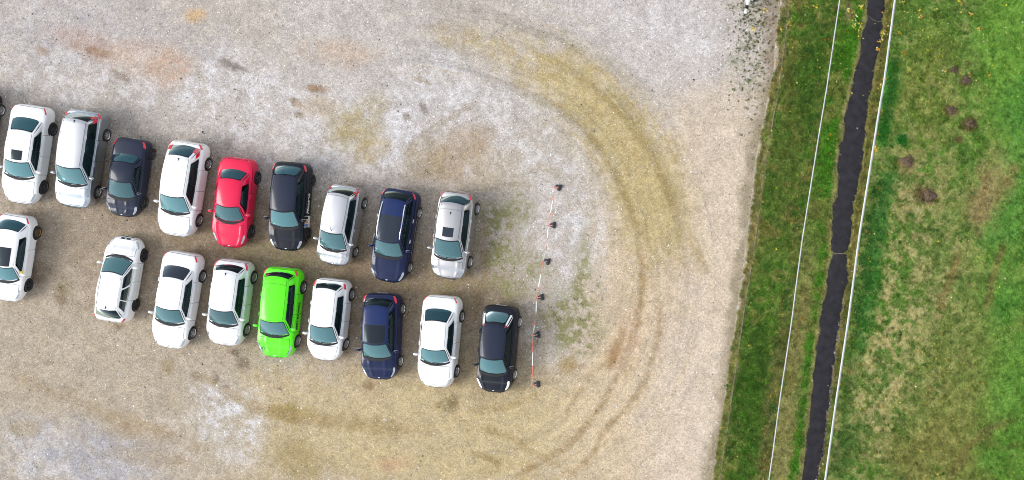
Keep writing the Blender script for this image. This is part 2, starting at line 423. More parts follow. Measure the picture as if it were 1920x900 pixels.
    for i in range(len(ugrid) - 1):
        for j in range(len(sgrid) - 1):
            q = [vid(Rp(ugrid[i], sgrid[j])), vid(Rp(ugrid[i + 1], sgrid[j])), vid(Rp(ugrid[i + 1], sgrid[j + 1])), vid(Rp(ugrid[i], sgrid[j + 1]))]
            gf.append(tuple(dict.fromkeys(q))); gm.append(2)
    cab = mesh_obj('cabin_frame', gv, gf, None, root, None, [sp.get('pillar_paint', body_m), M_BLACK, roof_m], gm)
    bmx = bmesh.new(); bmx.from_mesh(cab.data); bmesh.ops.remove_doubles(bmx, verts=bmx.verts, dist=.004); bmesh.ops.recalc_face_normals(bmx, faces=bmx.faces)
    top = max(bmx.faces, key=lambda f: f.calc_center_median().z)
    if top.normal.z < 0: bmesh.ops.reverse_faces(bmx, faces=bmx.faces)
    bmx.to_mesh(cab.data); bmx.free()
    cab.data.polygons.foreach_set('use_smooth', [True] * len(cab.data.polygons)); cab.data.set_sharp_from_angle(angle=math.radians(58))
    sol = cab.modifiers.new('thickness', 'SOLIDIFY'); sol.thickness = .02; sol.offset = -1
    # ---- generic surface patch
    def patch(pname, fn, a0, a1, b0, b1, na, nb, mat, off, parent=root, rc=.0, flip_ref=None, shape=None, thick=0.0):
        vs = []; fs = []; uv = []
        for j in range(nb + 1):
            tb = j / nb; b_ = b0 + (b1 - b0) * tb
            ins = 0.0
            if rc > 0:
                e = min(tb, 1 - tb)
                if e < rc: ins = rc * (1 - math.sqrt(max(0, 1 - (1 - e / rc) ** 2))) * .55
            l, r = ins, 1 - ins
            if shape: l2, r2 = shape(tb); l, r = max(l, l2), min(r, r2)
            for i in range(na + 1):
                ta = l + (r - l) * i / na; a_ = a0 + (a1 - a0) * ta
                p = fn(a_, b_); e = 1e-3
                da = fn(a_ + e * (1 if a1 > a0 else -1), b_) - p; db = fn(a_, b_ + e * (1 if b1 > b0 else -1)) - p
                nn = da.cross(db)
                if nn.length < 1e-12: nn = Vector((0, 0, 1))
                nn.normalize()
                ctr = Vector((min(max(p.x, xr_end * .55), xf_end * .55), 0, .62 if p.z > .62 else p.z))
                if nn.dot(p - ctr) < 0: nn = -nn
                vs.append(p + nn * off); uv.append((i / na, tb))
        for j in range(nb):
            for i in range(na):
                q = j * (na + 1) + i; fs.append((q, q + 1, q + na + 2, q + na + 1))
        o = mesh_obj(pname, vs, fs, mat, parent, 179)
        ul = o.data.uv_layers.new(name='pane')
        idx = [0] * len(o.data.loops); o.data.loops.foreach_get('vertex_index', idx)
        ul.data.foreach_set('uv', [c for k in idx for c in uv[k]])
        if thick > 0: sm = o.modifiers.new('thickness', 'SOLIDIFY'); sm.thickness = thick; sm.offset = 0
        return o
    gF = lambda face: (lambda a, h: Gp(face, a, h))
    e = .012
    patch('windscreen', gF('front'), fw[0] - e, fw[1] + e, fw[2] - e, min(fw[3] + e, .995), 16, 8, G_WS, .006, rc=.10)
    patch('rear_window', gF('rear'), rw[0] - e, rw[1] + e, rw[2] - e, rw[3] + e, 14, 6, sp.get('rear_glass', G_REAR), .006, rc=.22)
    for face in ('left', 'right'):
        for k, (a, b) in enumerate(sw):
            shp = None
            if sp.get('arch_side') and len(sw) == 1: shp = lambda t: (.0 + .10 * t, 1 - .34 * t ** 1.5)
            elif k == len(sw) - 1 and sp.get('taper', True): shp = lambda t: (0, 1 - .22 * t ** 2)
            patch('side_window', gF(face), a - .004, b + .004, sh[0] - e, sh[1] + e, 8, 6, G_SIDE, .006, rc=.12, shape=shp)
        # belt strip
        patch('belt_moulding', gF(face), .01, .95, -.005, .05, 16, 1, sp.get('belt_mat', M_BLACK), .008)
    # ---- cowl, wipers
    vs = []; fs = []; n = 14
    for i in range(n + 1):
        s = -0.96 + 1.92 * i / n; p = Gp('front', s, 0.01)
        f0 = (xf_end - p.x) / L; wq = .115 * (1 - .35 * abs(s) ** 3)
        for dx in (0.0, wq):
            f_ = (xf_end - p.x - dx) / L
            w = w_of(f_); t = interp_keys(tk, f_); yy = abs(p.y) / w
            z = t + cr * (1 - min(yy, 1) ** 2 * .95) + .006 if yy < .8 else t + cr * .36 * max(0, (.95 - yy) / .15) + .006
            vs.append((p.x + dx, p.y, max(z, p.z + .004 if dx == 0 else z)))
    fs = [(2 * i, 2 * i + 1, 2 * i + 3, 2 * i + 2) for i in range(n)]
    mesh_obj('cowl', vs, fs, M_BLACK, root, 60)
    for s0, s1 in ((.55, -.12), (-.05, -.72)):
        b = MB(); path = []
        for i in range(7):
            s = s0 + (s1 - s0) * i / 6; p = Gp('front', s, .035 + .03 * i / 6); path.append(p + Vector((.012, 0, .018)))
        b.tube(path, .012, 5); b.build('wiper', M_BLACK, root)
    # ---- bonnet, doors, gaps
    hv = sp.get('hood_v', 5.75); h0, h1 = .028, cowl - .026
    def hood_fn(a, v):
        return Bp(a, v if v <= 8 else 16 - v, 1 if v <= 8 else -1)
    def hood_gap(a, v): return hood_fn(a, v)
    patch('bonnet_gap', hood_gap, h0 - .0028, h1 + .003, hv - .07, 16 - hv + .07, 12, 28, M_GAP, .0025)
    bonnet = patch('bonnet', hood_fn, h0, h1, hv, 16 - hv, 12, 28, body_m, .006)
    if sp.get('hood_crease', True):
        pass
    dr = sp.get('doors', [(cowl + .055, .50), (.503, .72)])
    for sd in (1, -1):
        g0, g1 = dr[0][0], dr[-1][1]
        patch('door_gap', lambda a, v: Bp(a, v, sd), g0 - .003, g1 + .003, .75, 4.95, 10, 20, M_GAP, .002)
        for (a0, a1) in dr:
            d = patch('door', lambda a, v: Bp(a, v, sd), a0, a1, .85, 4.9, 6, 20, body_m, .007)
            b = MB(); p = Bp(a1 - .022, 4.05, sd)
            b.box((p.x + .04, p.y + sd * .022, p.z), (.19, .035, .03), bev=.008); hd = b.build('door_handle', sp.get('handle_mat', body_m), d, 40)
        if sp.get('rub'):
            patch('side_moulding', lambda a, v: Bp(a, v, sd), dr[0][0] - .02, dr[-1][1] + .02, 2.05, 2.3, 12, 2, sp['rub'], .018)
        patch('sill', lambda a, v: Bp(a, v, sd), .27, .73, .15, .7, 10, 2, sp.get('sill_mat', M_BLACK), .010)
    # ---- lights
    hl = sp.get('head', (.035, .135, 4.5, 5.75)); tl = sp.get('tail', ('body', .925, .992, 3.6, 5.2))
    for sd in (1, -1):
        patch('headlight', lambda a, v: Bp(a, v, sd), hl[0], hl[1], hl[2], hl[3], 6, 5, sp.get('head_mat', M_LENS), .012, rc=.3)
        if tl[0] == 'body':
            patch('taillight', lambda a, v: Bp(a, v, sd), tl[1], tl[2], tl[3], tl[4], 6, 5, M_RED, .012, rc=.25)
        else:
            face = 'left' if sd > 0 else 'right'
            h0_, h1_ = tl[1], tl[2]; wd = tl[3]
            if tl[0] == 'pillar2':       # tall lamp, clear with a red upper end
                patch('taillight', gF('rear'), sd * (1 - wd), sd * .995, h0_, h1_ - .14, 4, 6, M_CLEAR, .014)
                patch('taillight', gF('rear'), sd * (1 - wd), sd * .995, h1_ - .14, h1_, 4, 3, M_RED, .014)
                patch('taillight', gF(face), 1 - wd * .22, .999, h0_, h1_ - .14, 2, 6, M_CLEAR, .012)
            else:
                t_ = patch('taillight', gF('rear'), sd * (1 - wd), sd * 1.0, h0_, h1_, 4, 6, M_RED, .014)
                patch('lens_wrap', gF(face), 1 - wd * .42, 1.0, h0_, h1_, 3, 6, M_RED, .012, parent=t_)
                patch('lower_lens', lambda a, v: Bp(a, v, sd), .94, .992, 4.0, 5.2, 4, 4, M_RED, .012, parent=t_, rc=.25)
    # ---- bumper lines, grille, plates
    b = MB(); p = Bp(.0, 3, 1); b.box((xf_end + .008, 0, nose - .16), (.03, W2 * .75, .09), bev=.01); b.build('grille', M_BLACK, root)
    b = MB(); b.box((xf_end + .018, 0, .40), (.008, .52, .11)); b.build('number_plate', M_PLATE, root)
    b = MB(); b.box((xr_end - .012, 0, deck - .30), (.008, .52, .11)); b.build('number_plate', M_PLATE, root)
    if sp.get('grille_top'):
        patch('grille_slot', hood_fn, .010, .026, 6.9, 9.1, 2, 8, M_BLACK, .010)
    for f0, f1, v0, v1 in ((.0105, .013, 3.2, 12.8), (.984, .9865, 3.0, 13.0)):
        patch('bumper_gap', hood_fn, f0, f1, v0, v1, 1, 22, M_GAP, .003)
    patch('badge', hood_fn, .016, .024, 7.82, 8.18, 2, 3, M_CHROME, .012)
    # ---- mirrors
    for sd in (1, -1):
        face = 'left' if sd > 0 else 'right'; p = Gp(face, .075, .10)
        b = MB(); n = 10; rings = []
        mx, my, mz = p.x + .02, p.y + sd * .17, p.z + .07
        prof = [(-.115, .35), (-.10, .72), (-.05, .96), (.0, 1.0), (.06, .93), (.10, .72), (.12, .38)]
        vs = []; fs = []
        for (dy, q) in prof:
            for k in range(n):
                a = 2 * math.pi * k / n; cx_, cz_ = math.cos(a), math.sin(a)
                vs.append((mx + (.085 if cx_ > 0 else .045) * cx_ * q - .03 * (dy + .1), my + sd * dy, mz + .075 * cz_ * q))
        m_ = len(prof)
        for i in range(m_ - 1):
            for k in range(n): j = (k + 1) % n; fs.append((i * n + k, i * n + j, (i + 1) * n + j, (i + 1) * n + k))
        fs += [tuple(range(n)), tuple(range(m_ * n - 1, m_ * n - n - 1, -1))]
        b.add(vs, fs); b.box((mx - .01, p.y + sd * .03, p.z + .035), (.07, .10, .04))
        mo = b.build('mirror', sp.get('mirror_mat', body_m), root, 50)
        b = MB(); b.box((mx - .052, my, mz), (.008, .17, .10)); b.build('mirror_glass', M_CHROME, mo)
    # ---- wheels
    tm = shared('tyre', tyre_mesh); hm_ = shared('hub', hub_mesh)
    styles = sp.get('rim', ('seven', M_RIM)); styles = styles if isinstance(styles, list) else [styles, styles]
    for xa, st in ((sp['wb'] / 2, styles[0]), (-sp['wb'] / 2, styles[1])):
        rm = shared('rim' + st[0] + st[1].name, lambda: rim_mesh(st[0], st[1]))
        for sd in (1, -1):
            w = bpy.data.objects.new('wheel', hm_); link(w, root); w.location = (xa, sd * (W2 - .095), Rw)
            w.rotation_euler = (0, random.uniform(0, 1.2), 0 if sd > 0 else math.pi); w.scale = (Rw,) * 3
            t = bpy.data.objects.new('tyre', tm); link(t, w); r = bpy.data.objects.new('rim', rm); link(r, w)
    # ---- cabin
    sm = shared('seat', seat_mesh); xs = XF(wst) - .55
    zf = belt - .93
    for sd in (1, -1):
        o = bpy.data.objects.new('front_seat', sm); link(o, root); o.location = (xs + .1, sd * W2 * .42, zf)
    nrear = 3 if xs - .9 > XF(rb) + .2 else 0
    if nrear:
        for q in (-1, 0, 1):
            o = bpy.data.objects.new('rear_seat', sm); link(o, root); o.location = (max(xs - .78, XF(rb) + .45), q * W2 * .48, zf - .03); o.scale = (1, .86, .94)
    o = bpy.data.objects.new('steering_wheel', shared('sw', swheel_mesh)); link(o, root); o.location = (xs + .52, W2 * .42, belt + .0); o.rotation_euler = (0, -.45, 0)
    b = MB(); xd = XF(cowl) - .40; b.box((xd, 0, belt - .10), (.62, 2 * (W2 - .17), .22), bev=.05); b.build('dashboard', M_CABIN, root, 50)
    b = MB(); p = Gp('front', 0, .86); b.box((p.x - .10, 0, p.z - .06), (.03, .22, .07), bev=.01); b.build('rear_view_mirror', M_BLACK, root)
    if sp.get('shelf', True):
        b = MB(); b.box((XF(rb) + .40, 0, deck - .05), (.5, 2 * (W2 - .19), .03)); b.build('parcel_shelf', M_CABIN, root)
    if sp.get('sticker'): patch('sticker', gF('front'), -.89, -.82, .10, .17, 1, 1, M_STICK, .012)
    # ---- roof fittings
    if sp.get('sunroof'):
        u0, u1, s0, gm_ = sp['sunroof']
        if not isinstance(gm_, bpy.types.Material): gm_ = G_ROOF
        patch('sunroof_seal', Rp, u0 - .012, u1 + .012, -s0 - .02, s0 + .02, 8, 8, M_GAP, .004)
        patch('sunroof', Rp, u0, u1, -s0, s0, 8, 10, gm_, .008, rc=.08)
    if sp.get('rails'):
        for sd in (1, -1):
            path = []
            for i in range(13):
                u = .06 + .88 * i / 12; p = Rp(u, sd * .93); lift = .045 * min(1, 8 * min(i, 12 - i) / 12)
                path.append(p + Vector((0, 0, .006 + lift)))
            b = MB(); b.tube(path, .021, 6); b.build('roof_rail', sp['rails'], root, 60)
    if sp.get('ditch', True):
        for sd in (1, -1):
            patch('roof_ditch', Rp, .02, .98, sd * .865, sd * .885, 12, 1, sp.get('ditch_mat', M_GAP), .003)
    if sp.get('antenna'):
        u, s, kind = sp['antenna']; p = Rp(u, s); b = MB()
        if kind == 'fin': b.add([(p.x + .10, p.y, p.z), (p.x - .09, p.y - .03, p.z), (p.x - .09, p.y + .03, p.z), (p.x - .09, p.y, p.z + .07)], [(0, 1, 3), (0, 3, 2), (1, 2, 3), (0, 2, 1)])
        else: b.tube([p, p + Vector((-.05, 0, .05)), p + Vector((-.32, 0, .26))], [.02, .012, .005], 6)
        b.build('antenna', M_BLACK, root)
    if sp.get('spoiler'):
        dl = sp['spoiler']; vs = []; fs = []; n = 12
        for i in range(n + 1):
            s = -.93 + 1.86 * i / n; p = Rp(1, s)
            vs += [p + Vector((.02, 0, .012)), p + Vector((-dl * (1 - .25 * s * s), 0, -.015)), p + Vector((-dl * (1 - .25 * s * s), 0, -.04)), p + Vector((.02, 0, -.03))]
        for i in range(n):
            for k in range(4): j = (k + 1) % 4; fs.append((4 * i + k, 4 * i + j, 4 * i + 4 + j, 4 * i + 4 + k))
        fs += [(0, 1, 2, 3), (4 * n + 3, 4 * n + 2, 4 * n + 1, 4 * n)]
        mesh_obj('roof_spoiler', vs, fs, sp.get('spoiler_mat', roof_m), root, 45)
    if sp.get('roof_seam'):
        patch('roof_seam', Rp, sp['roof_seam'], sp['roof_seam'] + .006, -.86, .86, 1, 12, M_GAP, .003)
    # ---- placing: outer wheel centres as read from the photo (image-right side)
    (rx, ry), (fx, fy) = sp['rear'], sp['front']
    k = (CAMH - Rw) / CAMH
    un = lambda px, py: Vector((X(NPX + (px - NPX) * k), Y(NPY + (py - NPY) * k)))
    R_, F_ = un(rx, ry), un(fx, fy); d = (F_ - R_).normalized(); mid = (R_ + F_) / 2
    ang = math.atan2(d.y, d.x)
    left = Vector((-d.y, d.x)); sgn = 1 if left.x > 0 else -1       # the side facing the middle of the picture
    c = mid - left * sgn * (W2 + .005)
    root.location = (c.x, c.y, ground_z(c.x, c.y)); root.rotation_euler = (0, 0, ang)
    root['_dims'] = 0; del root['_dims']
    return dict(root=root, B=Bp, G=Gp, R=Rp, L=L, W2=W2, patch=patch, sgn=sgn, XF=XF)

# ---------------------------------------------------------------- ground
def ground_z(x, y):
    return 0.0
def curve(pts):
    ys = np.array([p[0] for p in pts], float); xs = np.array([p[1] for p in pts], float)
    s0 = (xs[1] - xs[0]) / (ys[1] - ys[0]); s1 = (xs[-1] - xs[-2]) / (ys[-1] - ys[-2])
    def f(y):
        y = np.asarray(y, float)
        v = np.interp(y, ys, xs)
        v = np.where(y < ys[0], xs[0] - .15 * (y - ys[0]), v); v = np.where(y > ys[-1], xs[-1] - .15 * (y - ys[-1]), v)
        return v
    return f
C_EDGE = curve([(0, 1463), (60, 1455), (130, 1450), (200, 1436), (300, 1416), (450, 1399), (600, 1379), (750, 1358), (900, 1335)])
C_KERB = curve([(0, 1482), (150, 1463), (300, 1437), (450, 1417), (600, 1393), (750, 1372), (900, 1350)])
C_RAIL1 = curve([(0, 1574.5), (150, 1552), (300, 1528), (450, 1504), (600, 1485), (750, 1462), (900, 1442)])
C_PL = curve([(0, 1630), (60, 1619), (100, 1612), (150, 1600), (200, 1587), (235, 1582), (262, 1581), (275, 1575), (300, 1571), (350, 1570), (380, 1566), (405, 1563), (430, 1558), (455, 1560), (475, 1562), (490, 1556), (550, 1548), (600, 1539), (650, 1531), (700, 1526), (750, 1522), (800, 1515), (900, 1503)])
C_PR = curve([(0, 1658), (50, 1653), (100, 1646), (150, 1636), (165, 1637), (180, 1627), (250, 1621), (300, 1617), (350, 1607), (380, 1600), (430, 1596), (455, 1594), (468, 1587), (475, 1582), (482, 1588), (500, 1588), (530, 1587), (545, 1582), (600, 1574), (640, 1569), (700, 1561), (750, 1556), (800, 1547), (850, 1542), (900, 1531)])
C_RAIL2 = curve([(0, 1678), (150, 1658), (200, 1649), (300, 1634), (450, 1610), (600, 1591), (750, 1568), (900, 1547)])

KA = 0.80      # share of the light that the surface returns compared with how bright it looks in the picture
def A(c): return lin(c) * KA
def blend(col, c, m):
    m = np.clip(m, 0, 1)[..., None]; return col * (1 - m) + A(c) * m
def blob(px, py, cx, cy, rx, ry, ang=0, soft=.5, nz=None):
    a = math.radians(ang); dx, dy = px - cx, py - cy
    u = (dx * math.cos(a) + dy * math.sin(a)) / rx; v = (-dx * math.sin(a) + dy * math.cos(a)) / ry
    r = np.sqrt(u * u + v * v)
    if nz is not None: r = r + nz
    return 1 - sstep(1 - soft, 1 + soft, r)
def poly_dist(px, py, pts):
    """distance to a polyline, and position along it 0..1 (px units)"""
    best = np.full(px.shape, 1e9); tt = np.zeros(px.shape); pts = [np.array(p, float) for p in pts]
    seg = [np.linalg.norm(pts[i + 1] - pts[i]) for i in range(len(pts) - 1)]; tot = sum(seg); acc = 0; sd = np.zeros(px.shape)
    for i in range(len(pts) - 1):
        d = pts[i + 1] - pts[i]; t = np.clip(((px - pts[i][0]) * d[0] + (py - pts[i][1]) * d[1]) / seg[i] ** 2, 0, 1)
        qx = pts[i][0] + t * d[0] - px; qy = pts[i][1] + t * d[1] - py; dist = np.hypot(qx, qy)
        m = dist < best; best = np.where(m, dist, best); tt = np.where(m, (acc + t * seg[i]) / tot, tt); acc += seg[i]
    return best, tt
def smooth_pts(pts, n=8):
    out = []; P = [np.array(p, float) for p in pts]
    for i in range(len(P) - 1):
        p0 = P[max(i - 1, 0)]; p1 = P[i]; p2 = P[i + 1]; p3 = P[min(i + 2, len(P) - 1)]
        for k in range(n):
            t = k / n; out.append(.5 * (2 * p1 + (p2 - p0) * t + (2 * p0 - 5 * p1 + 4 * p2 - p3) * t * t + (3 * p1 - p0 - 3 * p2 + p3) * t ** 3))
    out.append(P[-1]); return out

def gravel_color(px, py):
    x, y = px / PPM, py / PPM
    dn = fbm(x, y, 2.2, 5, 9, .75) - .5
    def blend(col, c, m):
        m = np.clip(m, 0, 1); m = np.clip(m + dn * 3.2 * m * (1 - m) * 1.4, 0, 1)[..., None]; return col * (1 - m) + A(c) * m
    n1 = fbm(x, y, .16, 5, 1); n2 = fbm(x, y, .5, 5, 2); n3 = fbm(x, y, 1.6, 4, 3); n4 = fbm(x, y, 4.5, 3, 4, .7)
    nz = (n2 - .5) * 1.1 + (n3 - .5) * .7
    col = np.zeros(px.shape + (3,)) + A((190, 179, 168))
    # broad zones
    col = blend(col, (193, 184, 176), sstep(.42, .62, n1) * sstep(520, 150, py + 60 * nz))
    col = blend(col, (180, 165, 143), sstep(330, 470, py + 90 * nz) * sstep(1150, 950, px + 80 * nz) * .85)
    col = blend(col, (170, 153, 130), blob(px, py, 560, 480, 420, 150, 12, .4, nz * .5) * .75)          # worn earth between the cars
    col = blend(col, (160, 143, 122), blob(px, py, 150, 400, 190, 120, 20, .5, nz * .6) * .6)
    col = blend(col, (194, 174, 132), blob(px, py, 860, 800, 430, 130, -3, .45, nz * .5) * .85)          # olive sand at the bottom
    col = blend(col, (194, 174, 138), blob(px, py, 620, 760, 160, 60, 15, .5, nz) * .6)
    col = blend(col, (204, 183, 153), blob(px, py, 1250, 620, 190, 420, 6, .4, nz * .5) * .9)           # peach gravel along the right
    col = blend(col, (210, 193, 172), blob(px, py, 1350, 520, 75, 520, 6, .5, nz * .5) * .75)
    col = blend(col, (204, 187, 166), blob(px, py, 1340, 250, 90, 180, 0, .6, nz * .5) * .7)
    col = blend(col, (198, 189, 185), blob(px, py, 1220, 60, 190, 110, 0, .6, nz * .7) * .8)
    col = blend(col, (212, 195, 175), blob(px, py, 1280, 780, 80, 190, 8, .6, nz * .6) * .7)
    col = blend(col, (192, 178, 166), blob(px, py, 850, 330, 180, 90, -20, .6, nz) * .6)
    col = blend(col, (176, 160, 128), blob(px, py, 930, 320, 120, 60, -30, .6, nz) * .45)
    col = blend(col, (150, 130, 104), blob(px, py, 620, 500, 350, 62, 13, .5, nz * .7) * .8)
    col = blend(col, (160, 141, 116), blob(px, py, 600, 610, 380, 60, 12, .5, nz * .7) * .6); col = blend(col, (158, 142, 122), blob(px, py, 330, 350, 330, 45, 14, .6, nz * .8) * .55); col = blend(col, (162, 146, 126), blob(px, py, 130, 480, 90, 90, 0, .6, nz * .8) * .5)
    # pale swept gravel
    pale = sstep(.47, .60, n3 * .55 + n4 * .45)
    for cx, cy, rx, ry, an, s in ((430, 175, 150, 85, 12, .9), (180, 140, 190, 55, 5, .6), (620, 250, 130, 60, -20, .75), (770, 190, 130, 75, -25, .95), (720, 270, 80, 60, -50, .8), (560, 330, 90, 40, 0, .6), (60, 90, 120, 90, 0, .4),
                                  (955, 430, 60, 75, 0, .6), (1070, 420, 70, 90, 0, .75), (1050, 560, 70, 120, 8, .65), (430, 790, 55, 75, -28, 1.0), (400, 735, 30, 25, 0, .8), (140, 885, 90, 35, 0, .7), (330, 830, 120, 50, 10, .35), (60, 840, 120, 60, 0, .45), (1000, 260, 90, 90, 0, .6), (1280, 40, 130, 60, 20, .6), (950, 210, 110, 60, 20, .4)):
        m = blob(px, py, cx, cy, rx, ry, an, .6, nz * .8) * s
        col = blend(col, (208, 203, 202), m * (.35 + .65 * pale))
    sw_ = vnoise((x * .80 + y * .60) * .9, (y * .80 - x * .60) * 4.2, 1.0, 51) * .6 + vnoise((x * .80 + y * .60) * 2.1, (y * .80 - x * .60) * 9, 1.0, 52) * .4
    col = col * (1 + (sw_ - .5) * .16 * blob(px, py, 620, 200, 420, 190, 0, .7, nz))[..., None]
    col = blend(col, (168, 166, 172), blob(px, py, 170, 850, 150, 60, 8, .6, nz) * .55)
    col = blend(col, (178, 172, 172), blob(px, py, 120, 60, 260, 60, 0, .6, nz) * .5)
    # coloured patches
    for cx, cy, rx, ry, an, c, s in ((255, 108, 85, 32, 8, (196, 170, 150), .55), (320, 128, 34, 40, 0, (200, 166, 140), .45), (640, 100, 75, 24, 5, (194, 170, 148), .5), (150, 78, 60, 22, 25, (186, 160, 148), .6), (600, 200, 40, 20, 0, (190, 168, 140), .5),
                                     (365, 30, 20, 14, 0, (204, 172, 128), .7), (665, 240, 52, 40, -20, (172, 154, 104), .7), (700, 190, 30, 26, 0, (176, 158, 116), .5), (690, 285, 34, 22, -30, (178, 156, 108), .5), (300, 340, 80, 22, 0, (160, 140, 112), .6), (900, 85, 70, 20, 12, (188, 172, 134), .4),
                                     (840, 60, 60, 16, 0, (192, 172, 140), .3), (860, 290, 70, 40, -40, (172, 150, 122), .6), (795, 305, 40, 36, 0, (166, 150, 122), .6), (1180, 640, 26, 60, 10, (204, 174, 146), .45), (1150, 660, 14, 26, 20, (180, 150, 114), .5), (1065, 685, 20, 22, 0, (164, 140, 96), .7), (735, 870, 30, 14, 0, (200, 160, 126), .5), (250, 800, 60, 26, 10, (172, 150, 118), .6), (45, 805, 30, 16, 0, (160, 144, 110), .6), (300, 860, 80, 18, 8, (174, 152, 120), .5), (560, 860, 70, 40, 30, (166, 146, 104), .5), (640, 790, 130, 14, 5, (160, 138, 96), .55), (545, 775, 40, 16, 0, (158, 138, 84), .6)):
        col = blend(col, c, blob(px, py, cx, cy, rx, ry, an, .55, nz * .8) * s)
    # mossy patches near the tape
    for cx, cy, rx, ry, s in ((935, 420, 30, 55, .8), (975, 395, 26, 30, .5), (925, 480, 16, 45, .7), (980, 500, 36, 30, .6), (1045, 590, 40, 45, .75), (1090, 575, 26, 60, .75), (1092, 480, 14, 50, .6), (1100, 620, 30, 30, .5), (960, 545, 50, 18, .5), (800, 540, 60, 16, .4), (520, 480, 60, 14, .4), (1070, 640, 40, 30, .4), (915, 395, 20, 20, .5)):
        m = blob(px, py, cx, cy, rx * 1.2, ry * 1.15, 8, .6, nz) * min(1, s * 1.3)
        col = blend(col, (140, 136, 94), m * sstep(.40, .58, n4 * .6 + n3 * .4))
    # dark damp marks
    for cx, cy, rx, ry, an, c in ((180, 97, 30, 8, 14, (146, 112, 74)), (430, 121, 22, 8, 25, (116, 104, 92)), (455, 130, 10, 5, 20, (120, 108, 96)), (225, 141, 19, 7, 32, (142, 124, 106)), (593, 166, 24, 7, 6, (146, 112, 74)), (558, 215, 8, 6, 0, (140, 120, 92)), (795, 204, 14, 6, 55, (128, 116, 104)), (555, 192, 12, 7, 30, (160, 138, 112)), (78, 96, 14, 8, 20, (164, 140, 116)), (140, 82, 10, 10, 0, (166, 142, 122)), (762, 220, 7, 8, 0, (140, 122, 100)), (790, 150, 20, 5, 15, (160, 140, 112)),
                                  (850, 757, 9, 17, 5, (104, 84, 52)), (835, 762, 18, 10, 0, (132, 116, 74)), (455, 682, 11, 12, 30, (98, 80, 62)), (440, 660, 9, 6, 0, (104, 88, 70)), (405, 712, 7, 10, 10, (104, 88, 64)), (368, 704, 9, 10, 0, (110, 94, 64)), (422, 725, 9, 6, 0, (120, 100, 74)), (90, 681, 8, 5, 0, (118, 102, 86)), (523, 728, 5, 4, 0, (120, 98, 66)), (223, 612, 10, 9, 0, (120, 98, 72)), (70, 505, 20, 22, 0, (128, 108, 86)), (120, 540, 14, 12, 0, (124, 116, 76)), (113, 555, 12, 16, 0, (124, 104, 76)), (315, 685, 14, 14, 0, (142, 124, 86)), (1150, 672, 7, 22, 18, (158, 116, 74)), (690, 722, 10, 8, 0, (142, 118, 86))):
        col = blend(col, c, blob(px, py, cx, cy, rx, ry, an, .55, nz * .5) * (.62))
    # the worn curve swept by turning cars
    arc = smooth_pts([(770, 62), (870, 78), (960, 104), (1060, 150), (1135, 215), (1190, 295), (1225, 380), (1243, 460), (1250, 540)])
    d, t = poly_dist(px, py, arc)
    fade = sstep(.08, .5, t) * sstep(1.0, .80, t); hw = 38 + 26 * sstep(0, .5, t)
    col = blend(col, (180, 163, 117), sstep(1.75, .35, d / hw + nz * .35) * fade * .88)
    col = blend(col, (186, 166, 120), sstep(1.0, .3, d / hw + nz * .8) * fade * .45)
    # faint concentric wheel lines all round the turning curve
    full = smooth_pts([(640, 80), (770, 62), (870, 78), (960, 104), (1060, 150), (1135, 215), (1190, 295), (1225, 380), (1243, 460), (1246, 560), (1225, 650), (1180, 735), (1110, 810), (1020, 870), (900, 905), (760, 900)])
    d2, t2 = poly_dist(px, py, full); inside = np.hypot(px - 830, (py - 480) * .92) < np.hypot(420, 0) ; sd_ = np.where(inside, -d2, d2)
    lines = vnoise(sd_ * .11, t2 * 7, 1.0, 31) * .6 + vnoise(sd_ * .28, t2 * 11, 1.0, 32) * .4
    lw = sstep(150, 50, d2) * sstep(0, .15, t2) * sstep(1, .85, t2) * sstep(.25, .6, n2 + .15)
    col = col * (1 + (lines - .5) * .50 * lw)[..., None]
    col = blend(col, (168, 146, 104), sstep(.60, .78, lines) * lw * .40)
    def rut(pts, w, c, s, f0=.1, f1=.9):
        nonlocal col
        s = s * .75
        dd, tt = poly_dist(px, py, smooth_pts(pts)); k = sstep(0, f0, tt) * sstep(1, f1, tt)
        col = blend(col, c, sstep(1.5, .4, dd / w + nz * .9) * k * s)
    rut([(930, 75), (1040, 115), (1120, 172), (1185, 240), (1235, 320), (1262, 390), (1275, 460), (1272, 520)], 7, (152, 130, 80), .5, .35)
    rut([(900, 140), (1000, 168), (1080, 225), (1140, 300), (1178, 380), (1196, 440), (1203, 530), (1200, 600)], 6, (156, 134, 86), .5, .3)
    rut([(1200, 420), (1204, 520), (1196, 600), (1165, 690), (1120, 770), (1070, 830), (990, 880), (940, 905)], 7, (150, 122, 82), .6)
    rut([(1290, 430), (1312, 480), (1316, 520)], 9, (172, 150, 106), .6)
    rut([(1240, 560), (1232, 640), (1200, 730), (1140, 800), (1110, 850), (1060, 905)], 6, (146, 118, 76), .6)
    rut([(1170, 600), (1155, 665), (1110, 700), (1070, 760), (1055, 800)], 6, (158, 134, 96), .45)
    rut([(900, 800), (960, 822), (1000, 850), (1060, 880)], 7, (150, 128, 84), .5)
    rut([(880, 848), (920, 860), (940, 880)], 5, (142, 118, 74), .5)
    rut([(860, 770), (950, 762), (1020, 735)], 7, (156, 132, 86), .45)
    rut([(360, 690), (440, 745), (520, 775), (640, 800), (760, 812)], 10, (166, 144, 104), .6)
    rut([(0, 690), (120, 745), (260, 800), (420, 860)], 16, (168, 148, 118), .5)
    rut([(760, 310), (770, 280), (820, 235), (900, 190)], 7, (160, 142, 118), .5)
    rut([(905, 360), (960, 345), (1010, 350)], 5, (150, 132, 104), .5)
    rut([(900, 400), (905, 520), (880, 640)], 12, (146, 124, 98), .55)
    rut([(1000, 300), (1120, 380), (1160, 480)], 8, (178, 160, 128), .3)
    # mottling
    col = col * (.88 + .24 * n3[..., None]) * (.80 + .40 * n4[..., None])
    # dirt and weeds near the lawn
    e = C_EDGE(py) - px
